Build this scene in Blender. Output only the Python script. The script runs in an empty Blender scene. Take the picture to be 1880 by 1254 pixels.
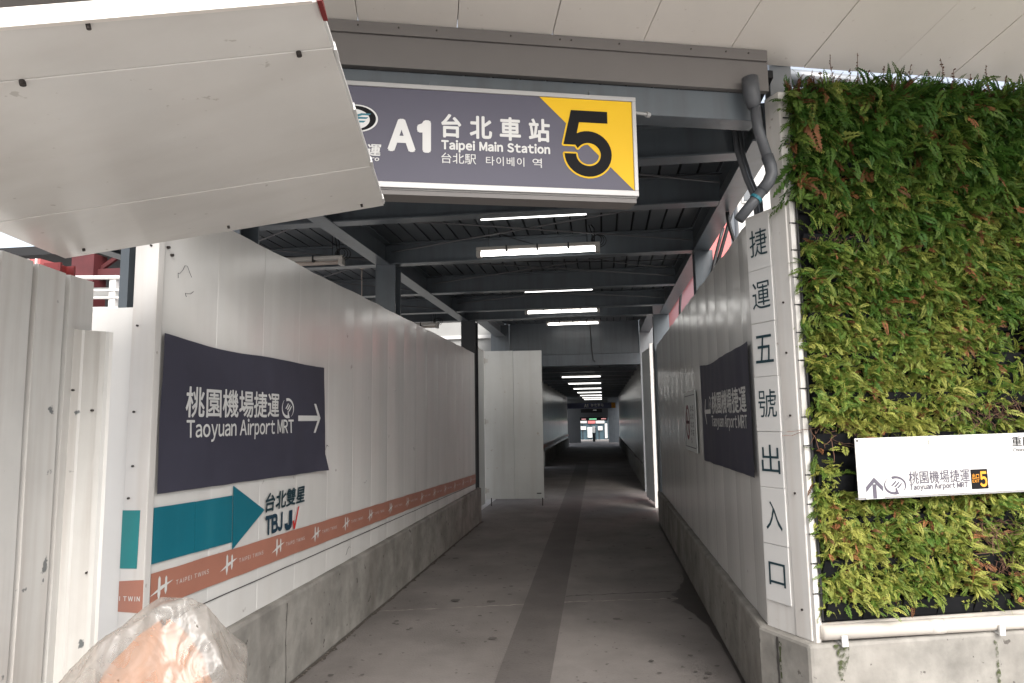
import bpy, bmesh, math, random
import numpy as np
from mathutils import Vector, Matrix, noise

S = bpy.context.scene
COL = S.collection
rng = random.Random(7)

# ------------------------------------------------------------------ camera
cd = bpy.data.cameras.new('camera')
cam = bpy.data.objects.new('camera', cd)
COL.objects.link(cam)
S.camera = cam
cd.sensor_width = 36.0
cd.lens = 23.955
cd.clip_start = 0.05
cd.clip_end = 1500
Rx = (0.991204, 0.029666, -0.128975)
Ry = (0.131501, -0.111028, 0.985079)
Rz = (-0.014903, 0.993374, 0.113953)
cam.matrix_world = Matrix(((Rx[0], Rx[1], -Rx[2], 0.0), (Ry[0], Ry[1], -Ry[2], 0.0),
                           (Rz[0], Rz[1], -Rz[2], 1.6), (0, 0, 0, 1)))

# ------------------------------------------------------------------ world, sun, exposure
W = bpy.data.worlds.new('World')
S.world = W
W.use_nodes = True
wn, wl = W.node_tree.nodes, W.node_tree.links
bg = wn['Background']
sky = wn.new('ShaderNodeTexSky')
sky.sky_type = 'NISHITA'
sky.sun_disc = False
SUN_EL, SUN_AZ = math.radians(42), math.radians(156)      # azimuth clockwise from +Y: behind the camera
sky.sun_elevation = SUN_EL
sky.sun_rotation = SUN_AZ
sky.air_density = 1.0
sky.dust_density = 4.0
sky.ozone_density = 1.0
hs = wn.new('ShaderNodeHueSaturation')
hs.inputs['Saturation'].default_value = 0.42
wl.new(sky.outputs[0], hs.inputs['Color'])
wl.new(hs.outputs[0], bg.inputs['Color'])
bg.inputs['Strength'].default_value = 0.15
sd = bpy.data.lights.new('sun', 'SUN')
sd.energy = 1.2
sd.angle = math.radians(45)
sd.color = (1.0, 0.965, 0.925)
sun = bpy.data.objects.new('sun', sd)
COL.objects.link(sun)
sdir = Vector((math.sin(SUN_AZ) * math.cos(SUN_EL), math.cos(SUN_AZ) * math.cos(SUN_EL), math.sin(SUN_EL)))
sun.rotation_euler = sdir.to_track_quat('Z', 'Y').to_euler()
S.view_settings.view_transform = 'Standard'
S.view_settings.look = 'None'
S.view_settings.gamma = 1
S.view_settings.exposure = 1.32
S.cycles.max_bounces = 10
S.cycles.diffuse_bounces = 6
S.cycles.transparent_max_bounces = 24
S.cycles.sample_clamp_indirect = 6.0

# ------------------------------------------------------------------ materials
def nodes(name):
    m = bpy.data.materials.new(name)
    m.use_nodes = True
    return m, m.node_tree.nodes, m.node_tree.links, m.node_tree.nodes['Principled BSDF']

def mat(name, col, rough=0.5, metal=0.0, spec=0.5, spots=None, streak=None, bump=None, mott=None, coat=0.0):
    """Painted / cast surface. spots=(colour, scale, threshold, amount); streak=(colour, amount, xyz scale);
    mott=(amount, scale); bump=(strength, scale, xyz stretch)"""
    m, n, l, b = nodes(name)
    b.inputs['Roughness'].default_value = rough
    b.inputs['Metallic'].default_value = metal
    b.inputs['Specular IOR Level'].default_value = spec
    b.inputs['Coat Weight'].default_value = coat
    b.inputs['Base Color'].default_value = (*col, 1)
    tc = n.new('ShaderNodeTexCoord')
    cur = None
    def mapped(sc):
        mp = n.new('ShaderNodeMapping')
        mp.inputs['Scale'].default_value = sc
        l.new(tc.outputs['Object'], mp.inputs['Vector'])
        return mp.outputs[0]
    def mix(fac, c):
        nonlocal cur
        mx = n.new('ShaderNodeMix')
        mx.data_type = 'RGBA'
        if cur is None:
            mx.inputs[6].default_value = (*col, 1)
        else:
            l.new(cur, mx.inputs[6])
        mx.inputs[7].default_value = (*c, 1)
        l.new(fac, mx.inputs[0])
        cur = mx.outputs[2]
    def ramp(src, lo, hi, amt):
        r = n.new('ShaderNodeMapRange')
        r.inputs[1].default_value, r.inputs[2].default_value = lo, hi
        r.inputs[3].default_value, r.inputs[4].default_value = 0.0, amt
        l.new(src, r.inputs[0])
        return r.outputs[0]
    if mott:
        t = n.new('ShaderNodeTexNoise')
        t.inputs['Scale'].default_value = mott[1]
        t.inputs['Detail'].default_value = 7
        t.inputs['Roughness'].default_value = 0.62
        l.new(tc.outputs['Object'], t.inputs['Vector'])
        mix(ramp(t.outputs[0], 0.38, 0.68, mott[0]), tuple(c * 0.45 for c in col))
    if streak:
        t = n.new('ShaderNodeTexNoise')
        t.inputs['Scale'].default_value = 1.0
        t.inputs['Detail'].default_value = 5
        l.new(mapped(streak[2]), t.inputs['Vector'])
        mix(ramp(t.outputs[0], 0.45, 0.75, streak[1]), streak[0])
    if spots:
        t = n.new('ShaderNodeTexNoise')
        t.inputs['Scale'].default_value = spots[1]
        t.inputs['Detail'].default_value = 4
        l.new(tc.outputs['Object'], t.inputs['Vector'])
        mix(ramp(t.outputs[0], spots[2], spots[2] + 0.03, spots[3]), spots[0])
    if cur is not None:
        l.new(cur, b.inputs['Base Color'])
    if bump:
        t = n.new('ShaderNodeTexNoise')
        t.inputs['Scale'].default_value = bump[1]
        t.inputs['Detail'].default_value = 5
        l.new(mapped(bump[2] if len(bump) > 2 else (1, 1, 1)), t.inputs['Vector'])
        bp = n.new('ShaderNodeBump')
        bp.inputs['Strength'].default_value = bump[0]
        bp.inputs['Distance'].default_value = 0.01
        l.new(t.outputs[0], bp.inputs['Height'])
        l.new(bp.outputs[0], b.inputs['Normal'])
    return m

def lamp(name, col, strength):
    m, n, l, b = nodes(name)
    b.inputs['Base Color'].default_value = (0.8, 0.8, 0.8, 1)
    b.inputs['Emission Color'].default_value = (*col, 1)
    b.inputs['Emission Strength'].default_value = strength
    return m

M = {}
M['sheet'] = mat('white_sheet_paint', (0.65, 0.64, 0.615), 0.23, spec=0.5,
                 streak=((0.45, 0.42, 0.38), 0.22, (5, 5, 0.3)), spots=((0.20, 0.17, 0.15), 9.0, 0.72, 0.5),
                 mott=(0.12, 1.6), bump=(0.16, 2.0, (2.0, 2.0, 0.3)))
M['post'] = mat('white_cladding_paint', (0.62, 0.605, 0.58), 0.38, mott=(0.12, 3.0),
                streak=((0.45, 0.40, 0.35), 0.4, (16, 16, 0.8)), spots=((0.25, 0.2, 0.17), 16.0, 0.71, 0.6))
M['old_sheet'] = mat('weathered_white_sheet', (0.55, 0.54, 0.515), 0.42, mott=(0.16, 4.0),
                     streak=((0.36, 0.32, 0.29), 0.55, (18, 18, 1.0)), spots=((0.07, 0.08, 0.085), 11.0, 0.685, 0.9),
                     bump=(0.15, 6.0, (1, 1, .3)))
M['soffit'] = mat('cream_soffit_paint', (0.70, 0.655, 0.60), 0.42, mott=(0.10, 1.4), spots=((0.5, 0.44, 0.38), 30.0, 0.70, 0.5))
M['slab'] = mat('cream_panel_paint', (0.70, 0.68, 0.645), 0.22, mott=(0.16, 1.2), streak=((0.50, 0.47, 0.43), 0.40, (1.2, 5, 5)), spots=((0.4, 0.37, 0.33), 22.0, 0.70, 0.6))
M['fascia'] = mat('shaded_taupe_metal', (0.145, 0.134, 0.128), 0.5, mott=(0.12, 2.0))  # taupe taken darker to hold the shade under the soffit
M['steel'] = mat('blue_grey_steel_paint', (0.098, 0.115, 0.13), 0.33, mott=(0.25, 3.0),
                 streak=((0.06, 0.06, 0.065), 0.5, (14, 14, 1.0)))
M['darkened_steel'] = mat('shade_dark_steel', (0.03, 0.034, 0.038), 0.5, mott=(0.25, 3.0))  # steel paint darkened: holds the far column's shade, also used on the portal
M['deck'] = mat('grey_deck_paint', (0.066, 0.074, 0.082), 0.38, mott=(0.25, 2.0))
M['groove'] = mat('deck_groove', (0.012, 0.012, 0.013), 0.8)
M['rod'] = mat('dull_rod_steel', (0.09, 0.09, 0.095), 0.5, mott=(0.2, 8.0))
M['concrete'] = mat('stained_concrete', (0.285, 0.272, 0.247), 0.85, spec=0.25, mott=(0.85, 3.2),
                    streak=((0.14, 0.125, 0.11), 0.55, (3.5, 3.5, 0.9)), spots=((0.07, 0.062, 0.055), 17.0, 0.675, 0.85),
                    bump=(0.5, 14.0))
M['walk'] = mat('walkway_concrete', (0.205, 0.188, 0.176), 0.72, spec=0.3, mott=(0.70, 1.1), streak=((0.12, 0.105, 0.096), 0.45, (1.6, 0.5, 1)),
                spots=((0.075, 0.066, 0.06), 16.0, 0.67, 0.75), bump=(0.35, 60.0))
M['strip'] = mat('trench_strip_concrete', (0.118, 0.106, 0.10), 0.7, spec=0.3, mott=(0.35, 2.2),
                 spots=((0.07, 0.06, 0.055), 50.0, 0.62, 0.5), bump=(0.2, 50.0))
M['joint'] = mat('joint_filler', (0.33, 0.30, 0.27), 0.9, mott=(0.8, 9.0))
M['crack'] = mat('dark_joint', (0.05, 0.045, 0.042), 0.9)
M['dirt'] = mat('swept_dirt', (0.085, 0.072, 0.06), 0.95, mott=(0.7, 14.0), spots=((0.26, 0.23, 0.2), 40.0, 0.60, 0.7))
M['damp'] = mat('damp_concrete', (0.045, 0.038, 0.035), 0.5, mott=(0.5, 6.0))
M['spot'] = mat('trodden_spots', (0.105, 0.094, 0.086), 0.85, mott=(0.5, 20.0))
M['ground'] = mat('pavement', (0.46, 0.445, 0.425), 0.85, spec=0.2, mott=(0.3, 0.8))
M['banner'] = mat('dark_banner_cloth', (0.046, 0.045, 0.066), 0.62, spec=0.3, mott=(0.18, 3.0), bump=(0.25, 2.2))
M['ink_white'] = mat('white_lettering', (0.62, 0.62, 0.60), 0.5, mott=(0.1, 8.0))
M['sign_white'] = mat('sign_white', (0.62, 0.615, 0.60), 0.5, spec=0.3)
M['sign_grey'] = mat('sign_slate_face', (0.082, 0.078, 0.108), 0.45, spec=0.3, mott=(0.08, 1.2))
M['sign_yellow'] = mat('sign_yellow_face', (0.68, 0.415, 0.008), 0.5, spec=0.25, mott=(0.06, 2.0))
M['sign_black'] = mat('sign_black', (0.008, 0.008, 0.009), 0.6, spec=0.12)
M['alu'] = mat('aluminium_frame', (0.34, 0.335, 0.33), 0.32, 0.25, mott=(0.12, 4.0))
M['teal'] = mat('teal_sticker', (0.006, 0.135, 0.185), 0.4, mott=(0.22, 2.5), streak=((0.03, 0.2, 0.25), 0.25, (8, 8, .6)))
M['teal_light'] = mat('bright_teal_sticker', (0.006, 0.20, 0.21), 0.4, mott=(0.2, 4.0))
M['band'] = mat('terracotta_tape', (0.38, 0.165, 0.115), 0.42, mott=(0.2, 3.0))
M['navy'] = mat('navy_lettering', (0.008, 0.035, 0.06), 0.5)
M['ink'] = mat('dark_teal_ink', (0.008, 0.033, 0.045), 0.5)
M['ring_red'] = mat('faded_ring_red', (0.16, 0.012, 0.03), 0.5)
M['red_ink'] = mat('red_ink', (0.55, 0.03, 0.025), 0.5)
M['plate'] = mat('white_plate', (0.60, 0.595, 0.58), 0.35, mott=(0.06, 3.0))
M['plate_grey'] = mat('pale_grey_sticker', (0.55, 0.57, 0.555), 0.4)
M['dim_ink'] = mat('grey_purple_ink', (0.085, 0.075, 0.10), 0.5)
M['orange_ink'] = mat('orange_ink', (0.72, 0.30, 0.02), 0.5)
M['pipe'] = mat('grey_plastic_pipe', (0.07, 0.074, 0.082), 0.42, mott=(0.2, 5.0))
M['pipe_light'] = mat('zinc_pipe', (0.26, 0.275, 0.29), 0.35, 0.3, mott=(0.2, 5.0))
M['cable'] = mat('black_cable', (0.014, 0.014, 0.015), 0.5)
M['bolt'] = mat('rusty_bolt', (0.05, 0.042, 0.038), 0.6, 0.3, mott=(0.5, 40))
M['tray'] = mat('black_planter_plastic', (0.006, 0.0065, 0.008), 0.75, spec=0.15, mott=(0.3, 8.0))  # black plastic, darkened further to make the shadow gaps between fronds
M['root'] = mat('dry_brown_roots', (0.13, 0.065, 0.04), 0.9, mott=(0.6, 12.0))
M['gutter'] = mat('cream_gutter', (0.56, 0.52, 0.47), 0.4, mott=(0.15, 4.0), spots=((0.5, 0.32, 0.16), 5.0, 0.66, 0.5))
m, n, l, b = nodes('green_moss_stain')
b.inputs['Base Color'].default_value = (0.05, 0.062, 0.022, 1)
b.inputs['Roughness'].default_value = 0.95
tc = n.new('ShaderNodeTexCoord')
nz = n.new('ShaderNodeTexNoise')
nz.inputs['Scale'].default_value = 45
nz.inputs['Detail'].default_value = 6
l.new(tc.outputs['Object'], nz.inputs['Vector'])
mr = n.new('ShaderNodeMapRange')
mr.inputs[1].default_value, mr.inputs[2].default_value = 0.42, 0.62
l.new(nz.outputs[0], mr.inputs[0])
l.new(mr.outputs[0], b.inputs['Alpha'])
M['moss'] = m
M['door'] = mat('grey_white_door_paint', (0.50, 0.505, 0.485), 0.45, mott=(0.14, 2.2),
                spots=((0.28, 0.21, 0.15), 12.0, 0.69, 0.5), streak=((0.38, 0.36, 0.33), 0.4, (10, 10, .6)))
M['red_steel'] = mat('red_oxide_steel', (0.19, 0.022, 0.022), 0.5, mott=(0.4, 4.0))
M['dark_red'] = mat('dark_red_steel', (0.085, 0.014, 0.016), 0.6, mott=(0.5, 4.0))
M['red_panel'] = mat('red_sheet_cladding', (0.50, 0.125, 0.12), 0.5, mott=(0.2, 1.0))
M['brick'] = mat('brown_brick', (0.28, 0.14, 0.10), 0.85, mott=(0.5, 5.0))
M['pale_wall'] = mat('pale_plaster', (0.55, 0.54, 0.52), 0.7, mott=(0.2, 1.0))
M['window'] = mat('window_glass', (0.05, 0.06, 0.07), 0.08, spec=0.8)
M['rail'] = mat('galvanised_rail', (0.58, 0.57, 0.55), 0.4, mott=(0.2, 4.0))
M['orange_cloth'] = mat('orange_netting', (0.46, 0.20, 0.085), 0.7, mott=(0.25, 8.0), bump=(0.6, 18.0))
M['orange_paint'] = mat('orange_paint', (0.75, 0.28, 0.03), 0.5)
M['blue_shop'] = mat('blue_shutter', (0.035, 0.07, 0.09), 0.5, mott=(0.3, 2.0))
M['tube'] = lamp('lit_tube', (1.0, 0.98, 0.94), 4.0)
M['dim_tube'] = lamp('far_lit_tube', (1.0, 0.98, 0.94), 1.6)
M['yard_wall'] = mat('grey_yard_sheet', (0.26, 0.26, 0.25), 0.5, mott=(0.2, 1.0))
M['housing'] = mat('lamp_housing_plastic', (0.42, 0.40, 0.37), 0.4, mott=(0.2, 8.0))
M['diffuser'] = mat('unlit_diffuser', (0.50, 0.43, 0.38), 0.25, mott=(0.2, 6.0))
M['green_lit'] = lamp('green_lit_letters', (0.02, 0.9, 0.30), 0.25)
M['red_lit'] = lamp('red_lit_letters', (1.0, 0.16, 0.14), 0.2)
M['far_sign'] = mat('far_sign_blue', (0.075, 0.085, 0.16), 0.4)

# leaves: colour from a per-frond tint stored on the mesh
m, n, l, b = nodes('fern_leaf')
at = n.new('ShaderNodeAttribute')
at.attribute_name = 'tint'
l.new(at.outputs['Color'], b.inputs['Base Color'])
b.inputs['Roughness'].default_value = 0.55
b.inputs['Specular IOR Level'].default_value = 0.25
tr = n.new('ShaderNodeBsdfTranslucent')
l.new(at.outputs['Color'], tr.inputs['Color'])
ms = n.new('ShaderNodeMixShader')
ms.inputs[0].default_value = 0.28
l.new(b.outputs[0], ms.inputs[1])
l.new(tr.outputs[0], ms.inputs[2])
l.new(ms.outputs[0], n['Material Output'].inputs['Surface'])
M['leaf'] = m

# thin clear plastic film
m, n, l, b = nodes('clear_plastic_film')
n.remove(b)
tc = n.new('ShaderNodeTexCoord')
nz = n.new('ShaderNodeTexNoise')
nz.inputs['Scale'].default_value = 6
nz.inputs['Detail'].default_value = 3
nz.inputs['Distortion'].default_value = 2.2
l.new(tc.outputs['Object'], nz.inputs['Vector'])
bp = n.new('ShaderNodeBump')
bp.inputs['Strength'].default_value = 0.4
bp.inputs['Distance'].default_value = 0.03
l.new(nz.outputs[0], bp.inputs['Height'])
tp = n.new('ShaderNodeBsdfTransparent')
tp.inputs[0].default_value = (0.95, 0.94, 0.92, 1)
df = n.new('ShaderNodeBsdfDiffuse')
df.inputs[0].default_value = (0.50, 0.485, 0.46, 1)
tl = n.new('ShaderNodeBsdfTranslucent')
tl.inputs[0].default_value = (0.55, 0.53, 0.50, 1)
gl = n.new('ShaderNodeBsdfGlossy')
gl.inputs['Roughness'].default_value = 0.24
l.new(bp.outputs[0], gl.inputs['Normal'])
l.new(bp.outputs[0], df.inputs['Normal'])
m1 = n.new('ShaderNodeMixShader'); m1.inputs[0].default_value = 0.5
l.new(df.outputs[0], m1.inputs[1]); l.new(tl.outputs[0], m1.inputs[2])
m2 = n.new('ShaderNodeMixShader')
mr = n.new('ShaderNodeMapRange')
mr.inputs[1].default_value, mr.inputs[2].default_value = 0.35, 0.70
mr.inputs[3].default_value, mr.inputs[4].default_value = 0.32, 0.56
l.new(nz.outputs[0], mr.inputs[0]); l.new(mr.outputs[0], m2.inputs[0])
l.new(tp.outputs[0], m2.inputs[1]); l.new(m1.outputs[0], m2.inputs[2])
m3 = n.new('ShaderNodeMixShader')
m3.inputs[0].default_value = 0.035
l.new(m2.outputs[0], m3.inputs[1]); l.new(gl.outputs[0], m3.inputs[2])
l.new(m3.outputs[0], n['Material Output'].inputs['Surface'])
M['film'] = m

# ------------------------------------------------------------------ mesh helpers
class Frame:
    """A plane in space: origin, two directions along it, and its outward normal."""
    def __init__(s, O, U, V, N):
        s.O, s.U, s.V, s.N = Vector(O), Vector(U).normalized(), Vector(V).normalized(), Vector(N).normalized()
    def p(s, u, v, d=0.0):
        return s.O + s.U * u + s.V * v + s.N * d

XYZ = Frame((0, 0, 0), (1, 0, 0), (0, 0, 1), (0, -1, 0))

class MB:
    def __init__(s):
        s.v, s.f = [], []
    def add(s, vs, fs):
        k = len(s.v)
        s.v += [tuple(x) for x in vs]
        s.f += [tuple(i + k for i in f) for f in fs]
        return s
    def box(s, x0, x1, y0, y1, z0, z1):
        return s.hexa([(x0, y0, z0), (x1, y0, z0), (x1, y1, z0), (x0, y1, z0), (x0, y0, z1), (x1, y0, z1), (x1, y1, z1), (x0, y1, z1)])
    def hexa(s, c):
        return s.add(c, [(0, 3, 2, 1), (4, 5, 6, 7), (0, 1, 5, 4), (1, 2, 6, 5), (2, 3, 7, 6), (3, 0, 4, 7)])
    def fbox(s, F, u0, u1, v0, v1, d0, d1):
        c = [F.p(u, v, d) for d in (d0, d1) for (u, v) in ((u0, v0), (u1, v0), (u1, v1), (u0, v1))]
        return s.hexa(c)
    def poly(s, F, pts, d):
        return s.add([F.p(u, v, d) for u, v in pts], [tuple(range(len(pts)))])
    def slab(s, F, pts, d0, d1):
        k = len(pts)
        vs = [F.p(u, v, d0) for u, v in pts] + [F.p(u, v, d1) for u, v in pts]
        fs = [tuple(range(k))[::-1], tuple(range(k, 2 * k))] + [(i, (i + 1) % k, k + (i + 1) % k, k + i) for i in range(k)]
        return s.add(vs, fs)
    def prism(s, pts, z0, z1):
        k = len(pts)
        vs = [(x, y, z0) for x, y in pts] + [(x, y, z1) for x, y in pts]
        return s.add(vs, [tuple(range(k))[::-1], tuple(range(k, 2 * k))] + [(i, (i + 1) % k, k + (i + 1) % k, k + i) for i in range(k)])
    def tube(s, pts, r, n=8, cap=True):
        pts = [Vector(p) for p in pts]
        rs = r if isinstance(r, (list, tuple)) else [r] * len(pts)
        ref = None
        rings = []
        for i, p in enumerate(pts):
            t = (pts[min(i + 1, len(pts) - 1)] - pts[max(i - 1, 0)]).normalized()
            if ref is None:
                ref = t.orthogonal().normalized()
            a = (ref - t * ref.dot(t)).normalized()
            ref = a
            c = t.cross(a)
            rings.append([p + (a * math.cos(q) + c * math.sin(q)) * rs[i] for q in [2 * math.pi * j / n for j in range(n)]])
        vs = [x for r_ in rings for x in r_]
        fs = [(i * n + j, i * n + (j + 1) % n, (i + 1) * n + (j + 1) % n, (i + 1) * n + j) for i in range(len(rings) - 1) for j in range(n)]
        if cap:
            fs += [tuple(range(n))[::-1], tuple(range((len(rings) - 1) * n, len(rings) * n))]
        return s.add(vs, fs)
    def grid(s, rows):
        k = len(rows[0])
        vs = [p for r in rows for p in r]
        fs = [(i * k + j, i * k + j + 1, (i + 1) * k + j + 1, (i + 1) * k + j) for i in range(len(rows) - 1) for j in range(k - 1)]
        return s.add(vs, fs)
    def ring(s, F, cu, cv, ru0, rv0, ru1, rv1, a0, a1, d, n=24):
        o = [(cu + ru1 * math.cos(a0 + (a1 - a0) * i / n), cv + rv1 * math.sin(a0 + (a1 - a0) * i / n)) for i in range(n + 1)]
        q = [(cu + ru0 * math.cos(a0 + (a1 - a0) * i / n), cv + rv0 * math.sin(a0 + (a1 - a0) * i / n)) for i in range(n + 1)]
        vs = [F.p(u, v, d) for u, v in o] + [F.p(u, v, d) for u, v in q]
        return s.add(vs, [(i, i + 1, n + 2 + i, n + 1 + i) for i in range(n)])

def root(name, label, cat, loc=(0, 0, 0), group=None):
    o = bpy.data.objects.new(name, None)
    COL.objects.link(o)
    o.location = loc
    o.empty_display_size = 0.1
    o['label'] = label
    o['category'] = cat
    if group:
        o['group'] = group
    return o

def origin(o):
    p = Vector((0, 0, 0))
    while o is not None:
        p += Vector(o.location)
        o = o.parent
    return p

def part(name, mb, m, parent=None, label=None, smooth=False, bevel=0.0, loc=None):
    base = origin(parent) if parent else Vector(loc or (0, 0, 0))
    me = bpy.data.meshes.new(name)
    me.from_pydata([tuple(Vector(v) - base) for v in mb.v], [], mb.f)
    me.materials.append(M[m] if isinstance(m, str) else m)
    if smooth:
        me.polygons.foreach_set('use_smooth', [True] * len(me.polygons))
    me.update()
    o = bpy.data.objects.new(name, me)
    COL.objects.link(o)
    if parent:
        o.parent = parent
    else:
        o.location = base
    if label:
        o['label'] = label
    if bevel:
        bv = o.modifiers.new('edge', 'BEVEL')
        bv.width = bevel
        bv.segments = 2
        bv.limit_method = 'ANGLE'
    return o

def thing(name, mb, m, label, cat, loc=(0, 0, 0), group=None, **k):
    o = part(name, mb, m, None, label, loc=loc, **k)
    o['category'] = cat
    if group:
        o['group'] = group
    return o

def struct(name, mb, m, **k):
    o = part(name, mb, m, **k)
    o['kind'] = 'structure'
    return o

def clone(o, loc, label=None, parent=None):
    c = o.copy()
    COL.objects.link(c)
    c.parent = parent
    if loc is not None:
        c.location = loc
    if label:
        c['label'] = label
    for ch in list(o.children):
        clone(ch, None, None, c)
    return c

# lettering: each glyph becomes a flat mesh laid on a Frame
GL = {}
def glyph(ch):
    if ch not in GL:
        c = bpy.data.curves.new('glyph', 'FONT')
        q = ord(ch)
        c.body = chr(q + 0xFEE0) if 33 <= q <= 126 else ch
        c.resolution_u = 3
        o = bpy.data.objects.new('glyph', c)
        COL.objects.link(o)
        dg = bpy.context.evaluated_depsgraph_get()
        dg.update()
        me = bpy.data.meshes.new_from_object(o.evaluated_get(dg))
        GL[ch] = ([(v.co.x, v.co.y) for v in me.vertices], [tuple(p.vertices) for p in me.polygons])
        bpy.data.objects.remove(o)
        bpy.data.curves.remove(c)
        bpy.data.meshes.remove(me)
    return GL[ch]

GL['I'] = ([(0, 0), (.095, 0), (.095, .733), (0, .733)], [(0, 1, 2, 3)])
GL['1'] = ([(.225, 0), (.355, 0), (.355, .733), (.245, .733), (.19, .655), (.07, .615), (.07, .515), (.225, .515)], [(0, 1, 2, 7), (2, 3, 4, 7), (4, 5, 6, 7)])
def text(mb, F, s, u0, u1, v0, v1, d, bold=0.0, sb=0.09, gap=0.3, cjk=1.0, slant=0.0):
    """Lay string s so that its ink exactly fills u0..u1, v0..v1 of the frame."""
    x, items = 0.0, []
    for ch in s:
        if ch == ' ':
            x += gap
            continue
        vs, fs = glyph(ch)
        lo, hi = min(p[0] for p in vs), max(p[0] for p in vs)
        if ord(ch) < 127:
            items.append((ch, x - lo))
            x += hi - lo + sb
        else:
            items.append((ch, x))
            x += cjk
    P = [(vx + dx, vy) for ch, dx in items for vx, vy in GL[ch][0]]
    a0, a1 = min(p[0] for p in P), max(p[0] for p in P)
    b0, b1 = min(p[1] for p in P), max(p[1] for p in P)
    su, sv = (u1 - u0) / (a1 - a0), (v1 - v0) / (b1 - b0)
    offs = [(0, 0)] if not bold else [(bold * math.cos(q), bold * math.sin(q)) for q in [k * math.pi / 4 for k in range(8)]] + [(0, 0)]
    for k, (ox, oy) in enumerate(offs):
        for ch, dx in items:
            vs, fs = GL[ch]
            mb.add([F.p(u0 + (vx + dx + ox - a0) * su + slant * (vy - b0) * sv, v0 + (vy + oy - b0) * sv, d + k * 0.00012) for vx, vy in vs], fs)
    return mb

def arrow(mb, F, u0, u1, v, hh, w, d):
    """Arrow with a chevron head; u1 is the tip."""
    s = 1 if u1 > u0 else -1
    hl = hh * 0.80
    mb.poly(F, [(u0, v - w / 2), (u1 - s * w, v - w / 2), (u1 - s * w, v + w / 2), (u0, v + w / 2)], d)
    for q in (1, -1):
        mb.poly(F, [(u1, v), (u1 - s * hl, v + q * hh), (u1 - s * hl - s * w * .9, v + q * hh), (u1 - s * w * 1.1, v)], d + 0.0003 + 0.0002 * q)
    return mb

def emblem(mb, F, cu, cv, r, rv, d):
    """Round swirl mark: two interlocking crescents, a barb and three slanting strokes."""
    n = 22
    for a0, a1, w0, w1 in ((108, -58, .30, .03), (128, 288, .03, .34)):
        o, q = [], []
        for i in range(n + 1):
            t = math.radians(a0 + (a1 - a0) * i / n)
            w = w0 + (w1 - w0) * i / n
            o.append((cu + r * math.cos(t), cv + rv * math.sin(t)))
            q.append((cu + r * (1 - w) * math.cos(t), cv + rv * (1 - w) * math.sin(t)))
        mb.add([F.p(u, v, d) for u, v in o + q], [(i, i + 1, n + 2 + i, n + 1 + i) for i in range(n)])
    mb.poly(F, [(cu + r * .33, cv - rv * 1.0), (cu - r * .02, cv - rv * .84), (cu + r * .02, cv - rv * .26), (cu + r * .12, cv - rv * .30)], d + .0006)
    for k, (x, y) in enumerate(((-.10, .16), (.16, .04), (.40, -.10))):
        mb.poly(F, [(cu + r * (x - .30), cv + rv * (y - .20)), (cu + r * (x - .12), cv + rv * (y - .22)), (cu + r * (x + .06), cv + rv * (y - .02)), (cu + r * (x + .26), cv + rv * (y + .30)), (cu + r * (x + .14), cv + rv * (y + .32)), (cu + r * (x - .08), cv + rv * (y + .04))], d + .0002 * (k + 2))
    return mb

def five(F, u0, u1, v0, v1):
    P = [(.17, 1), (.93, 1), (.93, .82), (.335, .82)]
    n = 30
    for i in range(n + 1):
        t = math.radians(118 - (118 + 180) * i / n)
        P.append((.51 + .49 * math.cos(t), .345 + .345 * math.sin(t)))
    P += [(0.02, .34), (.26, .34)]
    for i in range(n + 1):
        t = math.radians(180 + (360 - 30) * i / n)
        P.append((.515 + .255 * math.cos(t), .335 + .175 * math.sin(t)))
    P += [(.245, .475), (.0, .475)]
    return [(u0 + x * (u1 - u0), v0 + y * (v1 - v0)) for x, y in P]

# ------------------------------------------------------------------ frames of the place
TX, TY = 0.9597, 0.2812                       # the street front runs 16 degrees off the walkway's cross direction
FL = Frame((-2.01, 0, 0), (0, 1, 0), (0, 0, 1), (1, 0, 0))          # left walkway wall
FR = Frame((0.85, 0, 0), (0, -1, 0), (0, 0, 1), (-1, 0, 0))         # right walkway wall (u = -Y)
FCH = Frame((0.85, 3.98, 0), (0.5, -0.866, 0), (0, 0, 1), (-0.866, -0.5, 0))   # splayed face at the mouth
FF = Frame((1.004, 3.712, 0), (TX, TY, 0), (0, 0, 1), (TY, -TX, 0))  # street front
FFEN = Frame((-2.072, 2.5, 0), (0.179, -0.984, 0), (0, 0, 1), (0.984, 0.179, 0))  # old fence
def front_y(x):
    return 3.712 + (x - 1.004) * TY / TX

# ------------------------------------------------------------------ ground
struct('ground', MB().add([(-400, -400, -0.004), (400, -400, -0.004), (400, 400, -0.004), (-400, 400, -0.004)], [(0, 1, 2, 3)]), 'ground')
struct('walkway', MB().add([(-2.2, 0.6, 0), (1.4, 0.6, 0), (1.4, 52, 0), (-2.2, 52, 0)], [(0, 1, 2, 3)]), 'walk')
struct('walkway_strip', MB().add([(-.655, .6, .004), (-.335, .6, .004), (-.545, 25, .004), (-.985, 25, .004)], [(0, 1, 2, 3)]), 'strip')
def jagged(x0, y0, x1, y1, w, n, z):
    a, b_ = [], []
    for i in range(n + 1):
        t = i / n
        x, y = x0 + (x1 - x0) * t, y0 + (y1 - y0) * t
        q = rng.uniform(-.012, .012)
        ww = w * rng.uniform(.4, 1.3)
        a.append((x, y + q - ww / 2, z)); b_.append((x, y + q + ww / 2, z))
    return MB().grid([a, b_])
struct('floor_joint', jagged(-1.93, 5.80, -.70, 6.11, .022, 40, .0035), 'joint')
struct('floor_joint', jagged(-.39, 6.21, .76, 6.43, .024, 40, .0035), 'joint')
struct('floor_joint', jagged(-.38, 6.41, .78, 6.70, .018, 30, .0032), 'crack')

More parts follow.
